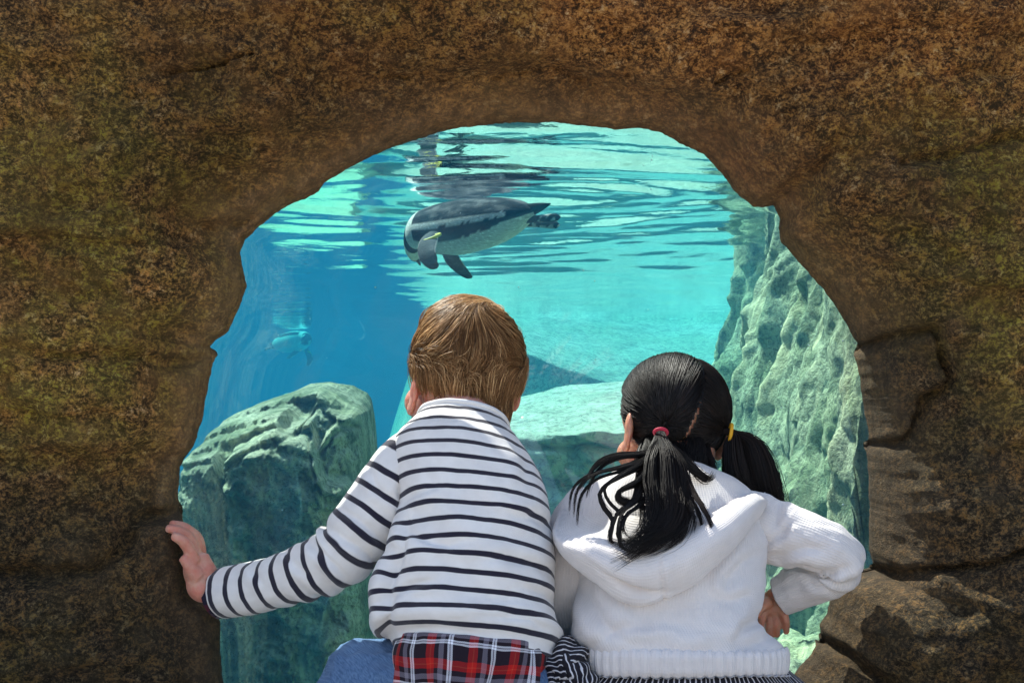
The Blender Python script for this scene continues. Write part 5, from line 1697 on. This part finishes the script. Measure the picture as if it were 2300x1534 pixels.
def blade(pts, half, thick=.010):
    """flipper: flattened, rounded blade; pts world, half widths in m, wide axis given by the path normal to view"""
    k = crom(np.c_[pts, half], 40)
    c, w = k[:, :3], k[:, 3]
    T = nrm(np.gradient(c, axis=0))
    wide = nrm(np.cross(T, np.array([0.25, 1, .1])))
    thin = np.cross(T, wide)
    u = np.linspace(0, 2 * math.pi, 24, endpoint=False)
    G = c[:, None] + w[:, None, None] * (np.cos(u)[None, :, None] * wide[:, None]) + (thick * np.clip(w / w.max(), .2, 1))[:, None, None] * np.sin(u)[None, :, None] * thin[:, None]
    V = np.vstack([G.reshape(-1, 3), c[0], c[-1]])
    return V, [gfaces(40, 24, True), fan_center(24, 960, 0), fan_center(24, 961, 39, True)], u, k

def make_penguin():
    c0 = P(1050, 504, 4.50)
    X = nrm(np.array([-.80, .60, -.04]))            # heading
    up = nrm(np.array([0.02, -.62, 1.0]))            # rolled so that the back shows
    Y = nrm(np.cross(up, X)); Zv = np.cross(X, Y)
    M = np.stack([X, Y, Zv], 1)
    W = lambda l: (np.asarray(l) * 1.08) @ M.T + c0
    root = empty("penguin", c0)
    # body
    st = np.array([(-.245, 0, .012, .004), (-.225, 0, .010, .020), (-.185, 0, .006, .044), (-.12, 0, .0, .066), (-.04, 0, -.004, .079), (.04, 0, -.006, .083), (.11, 0, -.004, .076),
                   (.165, 0, .0, .060), (.205, -.010, -.012, .047), (.235, -.024, -.034, .041), (.255, -.040, -.058, .039), (.268, -.054, -.080, .030), (.276, -.064, -.096, .014)])
    k = crom(st, 110)
    nu = 72
    u = np.linspace(0, 2 * math.pi, nu, endpoint=False)
    L = k[:, None, :3] + k[:, None, 3:4] * np.stack([np.zeros(nu), np.sin(u), np.cos(u) * .92], -1)[None]
    phi = np.degrees(np.abs((u + math.pi) % (2 * math.pi) - math.pi))[None] + 5 * fbm(np.stack([L[..., 0] * 60, np.sin(u)[None] * 4 + L[..., 0] * 0, np.cos(u)[None] * 4 + L[..., 0] * 0], -1), 3, 3)
    x = L[..., 0]
    colr = np.zeros(L.shape) + np.array(DARK)
    colr += (.05 * np.clip(fbm(np.stack([x * 9, np.sin(u)[None] * 3 + x * 0, np.cos(u)[None] * 9 + x * 0], -1), 4, 5), 0, 1) * (phi < 60))[..., None]
    glare = np.clip(fbm(np.stack([x * 26, np.sin(u)[None] * 5 + x * 0, np.cos(u)[None] * 5 + x * 0], -1), 4, 15) * 1.6 + .1, 0, 1)
    colr += ((phi < 50) * glare * .16)[..., None]  # silver glare on the back, painted in as pale mottling
    band = (phi > 52) & (phi < 66) & (x < .16) & (x > -.17)
    colr[band] = WHITE
    belly = (phi > 97 - 14 * sstep(0, -.2, x)) & (x < .19)
    colr[belly] = WHITE
    neck = (x > .155) & (x < .20) & (phi < 150)
    colr[neck] = WHITE
    chin = (x > .235) & (x < .262) & (phi > 50)
    colr[chin] = WHITE
    V = np.vstack([W(L.reshape(-1, 3)), W(k[0, :3]), W(k[-1, :3])])
    cc = np.vstack([colr.reshape(-1, 3), [DARK], [DARK]])
    n = len(k)
    mesh_obj("body", V, [gfaces(n, nu, True), fan_center(nu, n * nu, 0), fan_center(nu, n * nu + 1, n - 1, True)], PLUME, root, attrs={"plume": cc})
    V, Fs = tube([W((.273, -.060, -.090)), W((.284, -.074, -.112)), W((.292, -.086, -.132))], [.011, .008, .0025], 12, 16)
    mesh_obj("beak", V, Fs, simple_mat("beak", (0.03, 0.028, 0.028), 0.4), root)
    s = 4.45 / F
    def flip(pts, half, seed):
        V, Fs, uu, kk = blade([P(*p) for p in pts], np.array(half) * s)
        f = fbm(V * 40, 3, seed)
        cc = np.array(SLATE)[None] * (1 + .6 * f[:, None])
        edge = np.concatenate([np.broadcast_to(np.abs(np.cos(uu)) > .93, (40, 24)).ravel(), [False, False]]) & (f > -.1)
        cc[edge] = np.array(WHITE) * .8
        o = mesh_obj("flipper", V, Fs, PLUME, root, attrs={"plume": np.clip(cc, 0, 1)})
        return o, kk
    o, kk = flip([(975, 522, 4.42), (962, 545, 4.37), (960, 570, 4.33), (972, 592, 4.31), (984, 600, 4.31)], [11, 22, 22, 15, 4], 3)
    ring = []
    c = P(969, 534, 4.385)
    for a in np.linspace(0, 2 * math.pi, 25):
        ring.append(c + np.array([.026 * math.cos(a), .016 * math.sin(a), .010 * math.cos(a) + .004 * math.sin(a)]))
    V, Fs = tube(ring, np.full(25, .0046), 8, 60, caps=False, ref=(0, .2, 1))
    mesh_obj("flipper_band", V, Fs, YBAND, o)
    flip([(1000, 548, 4.52), (1014, 580, 4.54), (1032, 602, 4.56), (1050, 618, 4.57), (1060, 623, 4.58)], [14, 17, 14, 9, 3], 5)
    for (p, q) in (((1178, 494, 4.36), (1258, 488, 4.30)), ((1180, 502, 4.40), (1256, 506, 4.34))):
        a, b_ = P(*p), P(*q)
        V, Fs = tube([a, a * .6 + b_ * .4, a * .15 + b_ * .85, b_], [.012, .010, .012, .004], 14, 24, flat=.6)
        cc = np.zeros(V.shape) + np.array(DARK)
        cc[fbm(V * 60, 2, 3) > .12] = np.array(WHITE) * .75
        mesh_obj("foot", V, Fs, PLUME, root, attrs={"plume": cc})
    V, Fs = tube([W((-.215, 0, .016)), W((-.255, 0, .020)), W((-.295, 0, .026))], [.020, .014, .002], 14, 20, flat=.5)
    mesh_obj("tail", V, Fs, PLUME, root, attrs={"plume": np.zeros(V.shape) + np.array(DARK)})
    tag(root, "black and white penguin with yellow flipper band swimming just under the surface above the children", "penguin", "penguins in the pool")
    return root

def copy_tree(o, parent=None):
    c = o.copy()
    col.objects.link(c)
    c.parent = parent
    for ch in o.children:
        copy_tree(ch, c)
    return c
peng = make_penguin()
far = copy_tree(peng)
far["label"] = "distant white bellied penguin floating in deep blue water above the layered boulder"
far.location = P(655, 768, 15.6)
far.rotation_euler = (R(14), R(0), R(172))
far.scale = (1.3, 1.3, 1.3)

# ------------------------------------------------------------------ tiny bubbles and motes drifting in the water
def motes():
    parts = []
    r_ = np.random.default_rng(12)
    for k in range(150):
        d = r_.uniform(2.9, 6.0)
        p = P(r_.uniform(480, 1900), r_.uniform(330, 1500), d)
        if p[2] > WATER_Z - .04: continue
        parts.append(ellipsoid(p, np.full(3, r_.uniform(.0007, .0022)), None, 8, 5))
    V, Fs = join(parts)
    o = mesh_obj("bubbles", V, Fs, simple_mat("bubble", (0.85, 0.88, 0.88), 0.2))
    tag(o, "tiny pale bubbles drifting in the pool water", "bubbles", kind="stuff")
motes()
